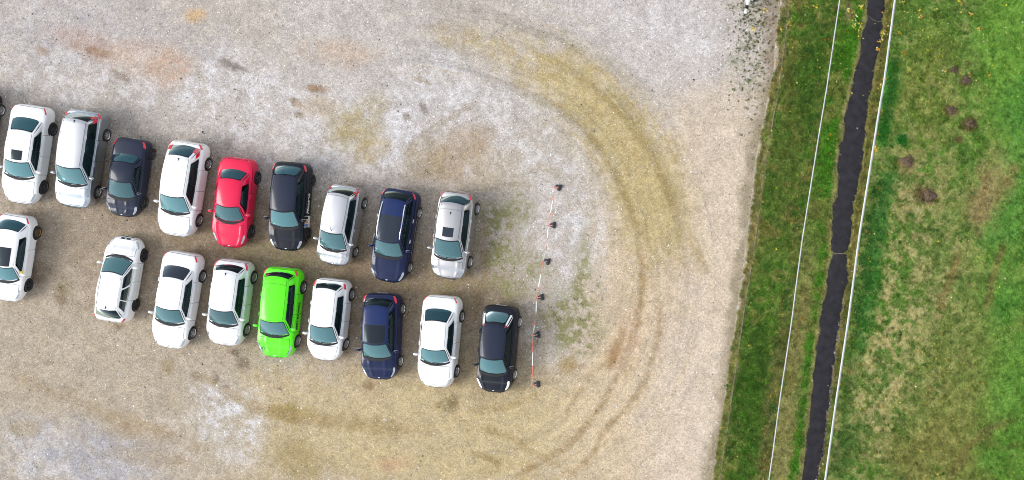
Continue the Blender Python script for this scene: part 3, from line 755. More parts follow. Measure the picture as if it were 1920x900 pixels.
    col = blend(col, (150, 138, 112), sstep(26, 4, e + 26 * nz) * .8)
    col = blend(col, (152, 136, 118), blob(px, py, 1446, 60, 16, 110, -4, .5, nz * .8) * .8)
    col = blend(col, (116, 122, 72), blob(px, py, 1395, 60, 34, 110, 4, .6, nz * 1.2) * .45 * sstep(.45, .6, n4))
    return col

def grass_color(px, py):
    """returns colour and bare-ground share (0 full grass .. 1 bare)"""
    x, y = px / PPM, py / PPM
    n1 = fbm(x, y, .22, 5, 21); n2 = fbm(x, y, .8, 5, 22); n3 = fbm(x, y, 2.4, 4, 23); n4 = fbm(x, y, 6.0, 3, 24, .7)
    nz = (n2 - .5) * 1.2 + (n3 - .5) * .9
    col = np.zeros(px.shape + (3,)) + A((86, 106, 44)); bare = np.zeros(px.shape)
    def put(c, m, b=0.0):
        nonlocal col, bare
        m = np.clip(m, 0, 1); col = blend(col, c, m); bare = bare * (1 - m) + b * m
    k1, r1, pl, pr, r2, eg = C_KERB(py), C_RAIL1(py), C_PL(py), C_PR(py), C_RAIL2(py), C_EDGE(py)
    # verge between kerb and thin rail: deep green, mossy brown in the middle
    put((72, 110, 34), sstep(.45, .58, n2) * .8); put((108, 104, 54), sstep(.47, .60, n1 * .5 + n3 * .5) * .8, .2); put((122, 110, 66), sstep(.56, .66, n2 * .5 + n4 * .5) * .6, .4)
    put((92, 92, 44), blob(px, py, 1495, 150, 45, 90, 8, .6, nz) * .6, .2); put((48, 84, 20), blob(px, py, 1400, 760, 40, 160, 8, .6, nz) * .6)
    put((52, 96, 26), blob(px, py, 1520, 120, 26, 90, 8, .6, nz) * .6)
    put((106, 96, 58), sstep(22, 6, np.abs(px - r1 + 12) + 14 * nz) * sstep(380, 760, py) * .6, .4)
    put((120, 106, 68), sstep(1, .4, (px - eg) / np.maximum(k1 - eg, 1) + nz * .9) * .55, .5)              # thin strip outside the edging
    put((150, 132, 92), sstep(7, 2, np.abs(px - k1 + 2) + 5 * nz) * .35, .5)
    # between rail and path
    z2 = sstep(r1 - 3, r1 + 3, px)
    put((72, 114, 34), z2 * .7); put((64, 112, 24), z2 * sstep(24, 8, np.abs(px - pl + 18) + 14 * nz) * .85)
    put((142, 130, 84), z2 * sstep(26, 8, np.abs(px - r1 - 16) + 26 * nz) * sstep(300, 620, py) * .75, .6)
    put((118, 112, 62), z2 * sstep(.52, .62, n2) * .55, .3)
    put((140, 126, 84), z2 * sstep(7, 2, np.abs(px - pl + 3) + 8 * nz) * .6, .7)
    put((140, 128, 88), blob(px, py, 1592, 22, 10, 20, 0, .5, nz) * .7, .6)
    # right of path
    z3 = sstep(pl + 2, pl + 6, px)
    put((98, 104, 48), z3 * .85, .2); put((124, 112, 62), z3 * sstep(.5, .62, n3) * .6, .5); put((80, 108, 36), z3 * sstep(.52, .64, n2) * sstep(420, 640, py) * .7)
    put((122, 114, 68), z3 * sstep(6, 2, np.abs(px - pr - 3) + 6 * nz) * .45, .5)
    put((86, 74, 40), z3 * sstep(6, 1, np.abs(px - r2 + 10) + 4 * nz) * .5, .6)
    # meadow
    z4 = sstep(r2 - 2, r2 + 3, px)
    put((104, 124, 60), z4, .15); put((84, 128, 42), z4 * sstep(.46, .60, n2 * .5 + n1 * .5) * .75); put((138, 130, 84), z4 * sstep(.48, .58, n2 * .3 + n3 * .4 + n4 * .3) * .6, .5); put((74, 106, 42), z4 * sstep(.55, .64, fbm(x, y, 1.5, 4, 29)) * .6)
    put((86, 126, 42), z4 * sstep(1800, 1900, px + 90 * nz) * .6)
    put((100, 140, 54), z4 * blob(px, py, 1890, 90, 70, 110, 0, .6, nz) * .85); put((84, 132, 54), z4 * blob(px, py, 1895, 330, 36, 150, 8, .6, nz) * .8)
    put((92, 134, 52), z4 * blob(px, py, 1890, 720, 46, 110, 8, .6, nz) * .75); put((76, 126, 48), z4 * blob(px, py, 1890, 560, 40, 60, 8, .6, nz) * .7); put((66, 122, 34), z4 * blob(px, py, 1850, 850, 50, 40, -30, .6, nz) * .6)
    put((70, 116, 34), z4 * blob(px, py, 1740, 40, 60, 50, 0, .6, nz) * .5)
    put((152, 142, 96), z4 * blob(px, py, 1690, 580, 55, 190, 10, .8, nz) * sstep(.44, .58, n3 * .5 + n4 * .5) * .85, .7)
    put((156, 144, 96), z4 * blob(px, py, 1650, 720, 40, 150, 8, .6, nz) * sstep(.42, .58, n3 * .5 + n4 * .5) * .85, .7)
    put((146, 134, 88), z4 * blob(px, py, 1715, 340, 60, 90, 10, .6, nz) * sstep(.44, .6, n3 * .5 + n4 * .5) * .7, .5)
    put((142, 128, 84), z4 * blob(px, py, 1860, 340, 34, 70, 20, .6, nz) * .75, .6); put((136, 116, 80), z4 * blob(px, py, 1845, 375, 14, 50, 12, .6, nz) * .6, .6)
    put((120, 120, 62), z4 * blob(px, py, 1790, 760, 70, 130, 10, .8, nz) * .55, .35); put((120, 114, 62), z4 * blob(px, py, 1760, 860, 90, 60, 0, .6, nz) * .6, .5)
    put((112, 116, 54), z4 * blob(px, py, 1740, 160, 60, 110, 5, .7, nz) * .5, .3)
    put((58, 130, 44), z4 * blob(px, py, 1661, 175, 17, 62, 9, .7, nz * 1.1) * .8); put((48, 120, 36), z4 * blob(px, py, 1656, 250, 14, 40, 9, .5, nz * .6) * .85); put((44, 120, 40), z4 * blob(px, py, 1690, 262, 12, 10, 0, .4, nz * .5) * .9)
    put((50, 104, 40), z4 * blob(px, py, 1645, 430, 20, 130, 9, .6, nz) * .75); put((56, 108, 40), z4 * blob(px, py, 1622, 590, 16, 90, 9, .6, nz) * .6)
    put((60, 94, 36), z4 * blob(px, py, 1590, 850, 26, 60, 9, .6, nz) * .7)
    # wheel marks in the meadow
    def rut(pts, w, c, s):
        d, t = poly_dist(px, py, smooth_pts(pts)); put(c, z4 * sstep(1.5, .4, d / w + nz * 1.1) * sstep(0, .25, t) * sstep(1, .75, t) * s * .7, .6)
    rut([(1800, 450), (1788, 510), (1768, 560), (1758, 610)], 9, (122, 96, 62), .8); rut([(1890, 440), (1868, 500), (1855, 560), (1848, 600)], 8, (124, 100, 62), .75)
    rut([(1920, 780), (1880, 792), (1840, 815), (1800, 860), (1790, 905)], 8, (104, 88, 54), .75); rut([(1925, 830), (1890, 838), (1870, 850)], 5, (96, 80, 50), .6); rut([(1785, 690), (1755, 712), (1730, 770)], 5, (106, 92, 54), .5)
    rut([(1920, 300), (1890, 340), (1860, 380)], 7, (120, 104, 62), .6)
    for cx, cy, r in ((1812, 150, 12), (1790, 131, 9), (1785, 207, 12), (1820, 232, 12), (1702, 302, 16), (1742, 367, 17), (1817, 118, 6), (1798, 262, 6)):
        put((86, 62, 42), blob(px, py, cx, cy, r * 1.2, r, 0, .6, nz * 1.3) * .75, .8)
    put((186, 170, 148), sstep(5, -1, px - eg + 16 * nz) * .9, 1.0)
    # inside the path footprint: earth
    put((90, 80, 60), ((px > pl) & (px < pr)) * 1.0, 1.0)
    col = col * (1.28 + .06 * (1 - z4))[..., None] * (.74 + .52 * n3[..., None]) * (.62 + .76 * n4[..., None])
    return col, bare

def ground_mat(name, vor_scale, var, bump, noise_sc):
    m, n, o = new_mat(name); p = pbsdf(n, (.3, .3, .3), .92, 0, 0, .15)
    at = n.nodes.new('ShaderNodeAttribute'); at.attribute_name = 'tint'
    ge = n.nodes.new('ShaderNodeNewGeometry')
    vo = n.nodes.new('ShaderNodeTexVoronoi'); vo.inputs['Scale'].default_value = vor_scale
    nz = n.nodes.new('ShaderNodeTexNoise'); nz.inputs['Scale'].default_value = noise_sc; nz.inputs['Detail'].default_value = 6; nz.inputs['Roughness'].default_value = .7
    n.links.new(ge.outputs['Position'], vo.inputs['Vector']); n.links.new(ge.outputs['Position'], nz.inputs['Vector'])
    sp = n.nodes.new('ShaderNodeSeparateColor'); n.links.new(vo.outputs['Color'], sp.inputs[0])
    mr = n.nodes.new('ShaderNodeMapRange'); mr.inputs[3].default_value = 1 - var; mr.inputs[4].default_value = 1 + var * .9
    n.links.new(sp.outputs[0], mr.inputs[0])
    m2 = n.nodes.new('ShaderNodeMapRange'); m2.inputs[1].default_value = .3; m2.inputs[2].default_value = .7; m2.inputs[3].default_value = 1 - var * .8; m2.inputs[4].default_value = 1 + var * .8
    n.links.new(nz.outputs[0], m2.inputs[0])
    mm = n.nodes.new('ShaderNodeMath'); mm.operation = 'MULTIPLY'; n.links.new(mr.outputs[0], mm.inputs[0]); n.links.new(m2.outputs[0], mm.inputs[1])
    mu = n.nodes.new('ShaderNodeMix'); mu.data_type = 'RGBA'; mu.blend_type = 'MULTIPLY'; mu.inputs[0].default_value = 1
    n.links.new(at.outputs['Color'], mu.inputs[6]); n.links.new(mm.outputs[0], mu.inputs[7]); n.links.new(mu.outputs[2], p.inputs['Base Color'])
    b = n.nodes.new('ShaderNodeBump'); b.inputs['Strength'].default_value = bump; b.inputs['Distance'].default_value = .02
    ad = n.nodes.new('ShaderNodeMath'); ad.operation = 'ADD'; n.links.new(vo.outputs['Distance'], ad.inputs[0]); n.links.new(nz.outputs[0], ad.inputs[1])
    n.links.new(ad.outputs[0], b.inputs['Height']); n.links.new(b.outputs[0], p.inputs['Normal'])
    n.links.new(p.outputs[0], o.inputs[0]); return m
M_GRAVEL = ground_mat('gravel', 16, .22, .7, 24)
M_SOIL = ground_mat('turf_soil', 9, .25, .6, 25)

def spaced(lo, hi, a, b, fine, coarse):
    """coordinates lo..hi, fine between a and b"""
    out = list(np.arange(lo, a, coarse)) + list(np.arange(a, b, fine)) + list(np.arange(b, hi + coarse, coarse)); return np.array(out)
PYS = spaced(-420, 1320, -30, 930, 3.0, 14)
def sheet(name, us, left, right, colf, mat):
    """sheet between two boundary curves; us in 0..1"""
    yy = PYS; l, r = left(yy), right(yy)
    PX = l[:, None] + (r - l)[:, None] * us[None, :]; PY = np.repeat(yy[:, None], len(us), 1)
    c = colf(PX, PY)
    xw, yw = X(PX), Y(PY)
    z = (fbm(xw, yw, 1.1, 4, 40) - .5) * .035 - .012
    V = np.stack([xw, yw, z], -1).reshape(-1, 3)
    ny, nx = PX.shape; idx = np.arange(ny * nx).reshape(ny, nx)
    F = np.stack([idx[:-1, :-1], idx[1:, :-1], idx[1:, 1:], idx[:-1, 1:]], -1).reshape(-1, 4)
    o = np_mesh(name, V, F, mat, c.reshape(-1, 3), True); tag(o, kind='structure'); return o
lf = lambda c: (lambda y: np.full(np.shape(y), float(c)))
total = 1400 + 480
us = np.concatenate([np.linspace(0, 440 / total, 34)[:-1], np.linspace(440 / total, 1, 480)])
sheet('gravel_lot', us, lf(-480), C_EDGE, gravel_color, M_GRAVEL)
sheet('grass_verge', np.linspace(0, 1, 95), C_EDGE, C_RAIL2, lambda a, b: grass_color(a, b)[0], M_SOIL)
us = np.concatenate([np.linspace(0, 330 / 740, 120)[:-1], np.linspace(330 / 740, 1, 26)])
sheet('meadow', us, C_RAIL2, lambda y: C_RAIL2(y) + 740, lambda a, b: grass_color(a, b)[0], M_SOIL)
# the land beyond
mb = MB(); mb.add([(-400, -400, -.09), (400, -400, -.09), (400, 400, -.09), (-400, 400, -.09)], [(0, 1, 2, 3)])
tag(mb.build('ground', simple('far_ground', (.22, .20, .14), .95, noise=.35, nscale=.3)), kind='structure')

# asphalt path with crumbled edges
M_ASPH = simple('asphalt', (.026, .025, .029), .9, noise=.25, nscale=3, bump=.5, spec=.08)
ys = np.arange(-420, 1320, 1.6); rr_ = np.random.default_rng(5)
jl = (fbm(ys / 14, ys * 0, 1, 3, 60) - .5) * 14 + rr_.normal(0, .35, len(ys)); jr = (fbm(ys / 12, ys * 0, 1, 3, 61) - .5) * 13 + rr_.normal(0, .35, len(ys))
Lp, Rp_ = C_PL(ys) + jl, C_PR(ys) + jr
crk = np.exp(-((ys - 474) / 2.6) ** 2); Lp = Lp + crk * 7; Rp_ = Rp_ - crk * 4
V = []; F = []; nx = 7
for i, y_ in enumerate(ys):
    for k in range(nx):
        t = k / (nx - 1); V.append((X(Lp[i] + (Rp_[i] - Lp[i]) * t), Y(y_), .022 + .012 * math.sin(math.pi * t) if 0 < k < nx - 1 else .004))
for i in range(len(ys) - 1):
    for k in range(nx - 1): q = i * nx + k; F.append((q, q + nx, q + nx + 1, q + 1))
path_o = tag(np_mesh('asphalt_path', np.array(V), np.array(F), M_ASPH, None, True), kind='structure')
# crack with earth in it
M_CRACK = simple('crack_earth', (.12, .105, .075), .95, noise=.3, nscale=20)
def crack(pts, w):
    vs = []; fs = []
    for i, (a, b) in enumerate(pts):
        ww = w * (.5 + random.random()); vs += [(X(a), Y(b) + ww, .040), (X(a), Y(b) - ww, .040)]
    for i in range(len(pts) - 1): fs.append((2 * i, 2 * i + 1, 2 * i + 3, 2 * i + 2))
    o = mesh_obj('path_crack', vs, fs, M_CRACK, path_o); return o
crack([(1559, 474), (1563, 475), (1567, 476), (1571, 475), (1575, 475), (1580, 476), (1586, 474)], .028)
crack([(1627, 29), (1632, 33), (1637, 37), (1642, 39), (1648, 41), (1653, 40)], .018)

# ---------------------------------------------------------------- loose stones
def scatter_stones(name, px, py, size, cols, mat, z0=0.0):
    n = len(px)
    base = np.array([(1, 0, 0), (0, 1, 0), (-1, 0, 0), (0, -1, 0), (0, 0, .75), (.1, .1, -.4)]); tri = np.array([(0, 1, 4), (1, 2, 4), (2, 3, 4), (3, 0, 4), (1, 0, 5), (2, 1, 5), (3, 2, 5), (0, 3, 5)])
    a = rng.uniform(0, 2 * np.pi, n); sx = size * rng.uniform(.7, 1.3, n); sy = size * rng.uniform(.5, .9, n); sz = size * rng.uniform(.35, .7, n)
    j = rng.normal(0, .16, (n, 6, 3)); B = base[None] + j
    bx, by, bz = B[..., 0] * sx[:, None], B[..., 1] * sy[:, None], B[..., 2] * sz[:, None]
    xw, yw = X(px), Y(py); z = (fbm(xw, yw, 1.1, 4, 40) - .5) * .035 - .012
    V = np.stack([xw[:, None] + bx * np.cos(a)[:, None] - by * np.sin(a)[:, None], yw[:, None] + bx * np.sin(a)[:, None] + by * np.cos(a)[:, None], z[:, None] + bz + z0], -1).reshape(-1, 3)
    F = (tri[None] + (np.arange(n) * 6)[:, None, None]).reshape(-1, 3)
    return np_mesh(name, V, F, mat, np.repeat(cols, 6, 0), False)
def attr_mat(name, rough=.9, transl=0.0):
    m, n, o = new_mat(name); at = n.nodes.new('ShaderNodeAttribute'); at.attribute_name = 'tint'
    p = pbsdf(n, (.3,) * 3, rough, 0, 0, .2); n.links.new(at.outputs['Color'], p.inputs['Base Color'])
    if transl:
        t = n.nodes.new('ShaderNodeBsdfTranslucent'); n.links.new(at.outputs['Color'], t.inputs[0]); mx = n.nodes.new('ShaderNodeMixShader'); mx.inputs[0].default_value = transl
        n.links.new(p.outputs[0], mx.inputs[1]); n.links.new(t.outputs[0], mx.inputs[2]); n.links.new(mx.outputs[0], o.inputs[0])
    else: n.links.new(p.outputs[0], o.inputs[0])
    return m
M_STONE = attr_mat('stone_chips'); M_BLADE = attr_mat('grass_blades', .7, .25); M_LEAF = attr_mat('leaf_litter', .7, .2)
N = 95000
px = rng.uniform(-120, 1470, N); py = rng.uniform(-60, 960, N); keep = px < C_EDGE(py) - 2; px, py = px[keep], py[keep]
gc = gravel_color(px, py); v = rng.lognormal(.14, .34, len(px))[:, None]
grey = gc.mean(1, keepdims=True); cc = np.clip((gc * .55 + grey * .45) * v, .03, .78)
sat = (gc.max(1) - gc.min(1)) / gc.max(1); kp = rng.random(len(px)) < np.clip(1.25 - 1.7 * sat, .30, 1); px, py, cc = px[kp], py[kp], cc[kp]
dk = rng.random(len(px)) < .07 + .14 * blob(px, py, 480, 440, 560, 230, 10, .6); cc[dk] = cc[dk] * rng.uniform(.18, .55, dk.sum())[:, None]
sz = np.clip(rng.lognormal(math.log(.018), .52, len(px)), .007, .06)
tag(scatter_stones('loose_gravel', px, py, sz, cc, M_STONE), 'loose pale gravel chips scattered over the whole lot', 'gravel', kind='stuff')
N2 = 60000; px = rng.uniform(-60, 1440, N2); py = rng.uniform(-40, 940, N2); kp = px < C_EDGE(py) - 4; px, py = px[kp], py[kp]
gc = gravel_color(px, py); lum = gc.mean(1); sat = (gc.max(1) - gc.min(1)) / gc.max(1); kp = rng.random(len(px)) < sstep(.36, .52, lum) * sstep(.30, .08, sat) + .10; px, py = px[kp], py[kp]
cc = np.repeat(rng.uniform(.55, .80, len(px))[:, None], 3, 1) * np.array([1, .985, .97])
tag(scatter_stones('white_chips', px, py, np.clip(rng.lognormal(math.log(.021), .35, len(px)), .01, .05), cc, M_STONE), 'bright white stone chips where the gravel is scuffed pale', 'gravel', kind='stuff')
# crumbs along the path edge
k_ = 330; py = rng.uniform(560, 920, k_); px = C_PR(py) + rng.normal(1, 2.2, k_); k2 = 90; py2 = rng.uniform(-20, 560, k2); px2 = np.where(rng.random(k2) < .5, C_PR(py2), C_PL(py2)) + rng.normal(0, 4, k2)
px, py = np.concatenate([px, px2]), np.concatenate([py, py2]); cc = np.repeat(rng.uniform(.12, .42, len(px))[:, None], 3, 1) * np.array([1, .97, .92])
tag(scatter_stones('path_crumbs', px, py, np.clip(rng.lognormal(math.log(.021), .4, len(px)), .012, .07), cc, M_STONE, .03), 'pale stone crumbs along the edges of the asphalt path', 'stone crumbs', kind='stuff')

# ---------------------------------------------------------------- grass blades
def blades(name, px, py, length, width, cols, lean, label, cat):
    n = len(px); a = rng.uniform(0, 2 * np.pi, n); xw, yw = X(px), Y(py); z = (fbm(xw, yw, 1.1, 4, 40) - .5) * .035 - .014
    dx, dy = np.cos(a), np.sin(a); ln = length; hh = ln * np.cos(lean); rr = ln * np.sin(lean)
    p0 = np.stack([xw - dy * width, yw + dx * width, z], -1); p1 = np.stack([xw + dy * width, yw - dx * width, z], -1)
    pm = np.stack([xw + dx * rr * .45 + dy * width * .8, yw + dy * rr * .45 - dx * width * .8, z + hh * .68], -1); p2 = np.stack([xw + dx * rr, yw + dy * rr, z + hh * .95], -1)
    V = np.stack([p0, p1, pm, p2], 1).reshape(-1, 3); b = np.arange(n) * 4
    F = np.concatenate([np.stack([b, b + 1, b + 2], -1), np.stack([b, b + 2, b + 3], -1)])
    return tag(np_mesh(name, V, F, M_BLADE, np.repeat(cols, 4, 0), False), label, cat, kind='stuff')
def grass_fill(name, lo, hi, n, label):
    py = rng.uniform(-90, 990, n); px = lo(py) + (hi(py) - lo(py)) * rng.random(n)
    # clump part of the blades into tufts
    k = n // 2; ci = rng.integers(k, n, k // 22); pick = rng.integers(0, len(ci), k)
    px[:k] = px[ci][pick] + rng.normal(0, 1.5, k); py[:k] = py[ci][pick] + rng.normal(0, 1.5, k); tuft = np.zeros(n); tuft[:k] = 1; tv = rng.lognormal(0, .28, len(ci)); tval = np.ones(n); tval[:k] = tv[pick]; c, bare = grass_color(px, py)
    pl, pr = C_PL(py), C_PR(py); out = (px < pl - 2) | (px > pr + 2)
    keep = out & (rng.random(n) > bare * .72) & (np.abs(px - C_KERB(py)) > 1.4 * rng.random(n))
    px, py, c, tuft, tval = px[keep], py[keep], c[keep], tuft[keep], tval[keep]; m = len(px)
    cl = fbm(px / PPM, py / PPM, 3.2, 3, 71)
    val = rng.lognormal(.26, .40, m) * (.65 + .9 * cl) * tval; hue = rng.normal(0, .09, m)
    c = c * val[:, None]; c[:, 0] *= 1 + hue * 1.5; c[:, 2] *= 1 - hue
    c = np.clip(c, .004, .6)
    return blades(name, px, py, (.035 + .060 * rng.random(m)) * (.6 + .9 * cl) * (1 + .55 * tuft), .006 + .008 * rng.random(m), c, rng.uniform(.75, 1.4, m), label, 'grass')
grass_fill('verge_grass', C_EDGE, C_RAIL2, 300000, 'short mown grass on the verge on both sides of the asphalt path')
grass_fill('meadow_grass', lambda y: C_RAIL2(y) + 1, lambda y: C_RAIL2(y) + 460, 420000, 'patchy green and dry grass of the meadow beyond the thick white rail')
# broad leaved weeds: lush bands and scattered rosettes
def weeds(name, spots, label, k=1.0):
    PXs, PYs, Cs, Ls, Ws, Le = [], [], [], [], [], []
    for cx, cy, rx, ry, n, c in spots:
        a = rng.uniform(0, 2 * np.pi, n); r = np.sqrt(rng.random(n)); PXs.append(cx + rx * r * np.cos(a)); PYs.append(cy + ry * r * np.sin(a))
        Cs.append(np.repeat(A(c)[None], n, 0) * rng.lognormal(0, .32, n)[:, None]); Ls.append(k * rng.uniform(.06, .16, n)); Ws.append(k * rng.uniform(.014, .03, n)); Le.append(rng.uniform(.5, 1.3, n))
    cat = np.concatenate; return blades(name, cat(PXs), cat(PYs), cat(Ls), cat(Ws), np.clip(cat(Cs), .003, .6), cat(Le), label, 'weeds')
sp_ = []
for t in np.linspace(110, 260, 60): sp_.append((C_RAIL2(t) + 7 + random.uniform(2, 16), t + random.uniform(-3, 3), 8, 8, 22, (66, 134, 50)))
for t in np.linspace(330, 640, 60): sp_.append((C_RAIL2(t) + random.uniform(4, 34), t, 6, 6, 14, (56, 116, 44)))
sp_ += [(1690 + random.uniform(-9, 9), 262 + random.uniform(-8, 8), 6, 6, 30, (46, 124, 44)) for _ in range(8)]
for cx, cy in ((1500, 395), (1492, 425), (1497, 405), (1521, 225), (1526, 245), (1515, 260), (1540, 55), (1520, 90), (1478, 545), (1472, 575), (1445, 765), (1440, 790), (1475, 250), (1450, 330), (1430, 500), (1418, 650), (1405, 830), (1512, 690), (1505, 820)):
    for q in range(5): sp_.append((cx + random.gauss(0, 7), cy + random.gauss(0, 9), 6, 6, 16, random.choice([(58, 124, 44), (70, 130, 52), (52, 106, 40), (82, 132, 40)])))
for _ in range(260):
    yy = random.uniform(-20, 920); xx = C_KERB(yy) + random.uniform(-14, 420)
    if C_PL(yy) - 6 < xx < C_PR(yy) + 6: continue
    sp_.append((xx, yy, random.uniform(2, 6), random.uniform(2, 6), random.randint(6, 18), random.choice([(66, 120, 42), (84, 136, 40), (48, 96, 34), (96, 140, 60)])))
weeds('verge_weeds', sp_, 'broad leaved green weeds in tufts through the verge and meadow grass')
sp_ = []
for _ in range(420):
    yy = abs(random.gauss(0, 100)); xx = 1412 - yy * .03 + random.gauss(0, 22)
    if xx > C_EDGE(yy) - 3: continue
    sp_.append((xx, yy, random.uniform(.6, 3.0), random.uniform(.6, 2.8), random.randint(3, 14), random.choice([(92, 108, 54), (104, 114, 60), (76, 92, 44), (116, 110, 64)])))
for cx, cy in ((802, 325), (800, 321), (445, 665), (115, 540), (905, 645), (1005, 640), (565, 275), (700, 560), (930, 400), (925, 460), (935, 480), (1040, 590), (1050, 600), (1090, 570), (1095, 600), (1080, 560), (765, 545), (840, 580), (330, 545)): sp_.append((cx, cy, 4, 4, 14, (92, 104, 54)))
weeds('gravel_weeds', sp_, 'small green weed tufts growing out of the gravel near the lawn', .52)
# fallen leaves and petals
n1_ = 900; py = rng.uniform(-20, 920, n1_); px = C_KERB(py) + rng.random(n1_) * 500
bias = np.exp(-py / 130); kp = rng.random(n1_) < .12 + .9 * bias; px, py = px[kp], py[kp]
cl_x, cl_y, cl_c = [], [], []
for cx, cy, n in ((1614, 12, 12), (1605, 30, 8), (1612, 47, 7), (1604, 44, 10), (1603, 52, 6), (1613, 56, 6), (1658, 60, 12), (1655, 70, 8), (1650, 78, 7), (1692, 3, 8), (1693, 100, 6), (1688, 62, 4), (1464, 55, 8), (1480, 42, 8), (1412, 54, 10), (1434, 20, 12), (1530, 12, 6), (1769, 137, 8), (1703, 131, 8), (1855, 140, 6), (1836, 53, 12), (1822, 26, 7), (1800, 5, 7), (1686, 63, 6), (1643, 280, 14), (1640, 275, 8), (1727, 30, 10), (1722, 20, 6), (1755, 18, 5), (1815, 140, 3), (1660, 150, 4), (1652, 160, 6), (1647, 92, 6), (1592, 20, 8)):
    cl_x.append(cx + rng.normal(0, 2.6, n)); cl_y.append(cy + rng.normal(0, 2.6, n))
no = 130; oy = rng.uniform(0, 900, no); ox = np.where(rng.random(no) < .6, C_RAIL2(oy) + np.abs(rng.normal(4, 18, no)), C_RAIL1(oy) + rng.normal(6, 16, no))
lx = np.concatenate([px] + cl_x + [ox]); ly = np.concatenate([py] + cl_y + [oy]); n = len(lx)
pal = np.array([A((232, 214, 60)), A((214, 190, 40)), A((236, 228, 150)), A((226, 150, 60)), A((200, 90, 40)), A((170, 110, 60)), A((225, 220, 200))])
ci = rng.choice(7, n, p=[.34, .24, .18, .08, .04, .04, .08]); ci[-no:] = rng.choice([3, 4, 5], no); lc = np.clip(pal[ci] * 1.25 * rng.uniform(.8, 1.1, n)[:, None], 0, .8)
a = rng.uniform(0, 2 * np.pi, n); s = rng.uniform(.028, .06, n); w = s * rng.uniform(.4, .7, n); xw, yw = X(lx), Y(ly); zt = rng.uniform(.035, .07, n)
dx, dy = np.cos(a), np.sin(a)
V = np.stack([np.stack([xw - dx * s, yw - dy * s, zt], -1), np.stack([xw + dy * w, yw - dx * w, zt + .012], -1), np.stack([xw + dx * s, yw + dy * s, zt + .004], -1), np.stack([xw - dy * w, yw + dx * w, zt + .016], -1)], 1).reshape(-1, 3)
F = (np.array([[0, 1, 2, 3]])[None] + (np.arange(n) * 4)[:, None, None]).reshape(-1, 4)
tag(np_mesh('fallen_leaves', V, F, M_LEAF, np.repeat(lc, 4, 0)), 'yellow and orange leaves strewn over the grass by the path', 'leaves', kind='stuff')

# molehills
M_MOLE = simple('mole_soil', (.10, .068, .042), .95, noise=.45, nscale=14, bump=.8)
for cx, cy, r, lb in ((1790, 131, .24, 'small brown molehill nearest the top of the meadow'), (1812, 150, .32, 'dark brown molehill just right of and below the topmost one'), (1785, 207, .30, 'crumbled brown molehill in the middle of the upper meadow'), (1820, 232, .30, 'brown molehill farthest right in the meadow'),
                      (1702, 302, .38, 'broad flat molehill closest to the thick white rail'), (1742, 367, .42, 'largest brown molehill, lowest in the meadow')):
    r *= .74; mb = MB(); rr2 = random.Random(int(cx))
    nr_, ns_ = 6, 18; vs = [(0, 0, .13 * r / .3)]; fs = []
    for i in range(1, nr_ + 1):
        for k in range(ns_):
            q = 2 * math.pi * k / ns_; ra = r * i / nr_ * (1 + .22 * math.sin(3 * q + cx) + .12 * math.sin(7 * q + cy)); vs.append((ra * 1.15 * math.cos(q), ra * math.sin(q), .11 * r / .3 * (1 - (i / nr_) ** 1.6) + rr2.uniform(-.014, .02) - (.03 if i == nr_ else 0)))
    for k in range(ns_): fs.append((0, 1 + k, 1 + (k + 1) % ns_))
    for i in range(nr_ - 1):
        for k in range(ns_): j = (k + 1) % ns_; fs.append((1 + i * ns_ + k, 1 + (i + 1) * ns_ + k, 1 + (i + 1) * ns_ + j, 1 + i * ns_ + j))
    mb.add(vs, fs)
    for _ in range(26):
        q = rr2.uniform(0, 6.28); d = r * rr2.uniform(.2, 1.15); mb.box((d * 1.15 * math.cos(q), d * math.sin(q), .03 + .08 * max(0, 1 - d / r)), (rr2.uniform(.015, .045),) * 3, rr2.uniform(0, 3), bev=.006)
    o = mb.build('molehill', M_MOLE); o.location = (X(cx), Y(cy), 0); tag(o, lb, 'molehill', 'molehills in the meadow')

# ---------------------------------------------------------------- lawn edging, white rails
M_EDGE = simple('edging_concrete', (.19, .165, .11), .9, noise=.4, nscale=9, bump=.5)
kerb = empty('kerb', (X(1417), Y(450), 0)); tag(kerb, kind='structure')
yv = -90
while yv < 990:
    ln = 37; y0, y1 = yv, yv + ln - .8; p0 = Vector((X(C_KERB(y0)), Y(y0), 0)); p1 = Vector((X(C_KERB(y1)), Y(y1), 0)); d = p1 - p0
    b = MB(); b.box((0, 0, 0), (d.length, .045, .14), bev=.008); o = b.build('edging_stone', M_EDGE, kerb, 40)
    c = (p0 + p1) / 2; o.location = (c.x - X(1417), c.y - Y(450), random.uniform(-.085, -.030)); o.rotation_euler = (random.uniform(-.12, .12), random.uniform(-.01, .01), math.atan2(d.y, d.x) + random.uniform(-.012, .012)); yv += ln
M_RAILW = simple('rail_white', (.52, .525, .54), .5, noise=.18, nscale=3)
M_POST = simple('post_grey', (.42, .42, .42), .6, noise=.2, nscale=8)
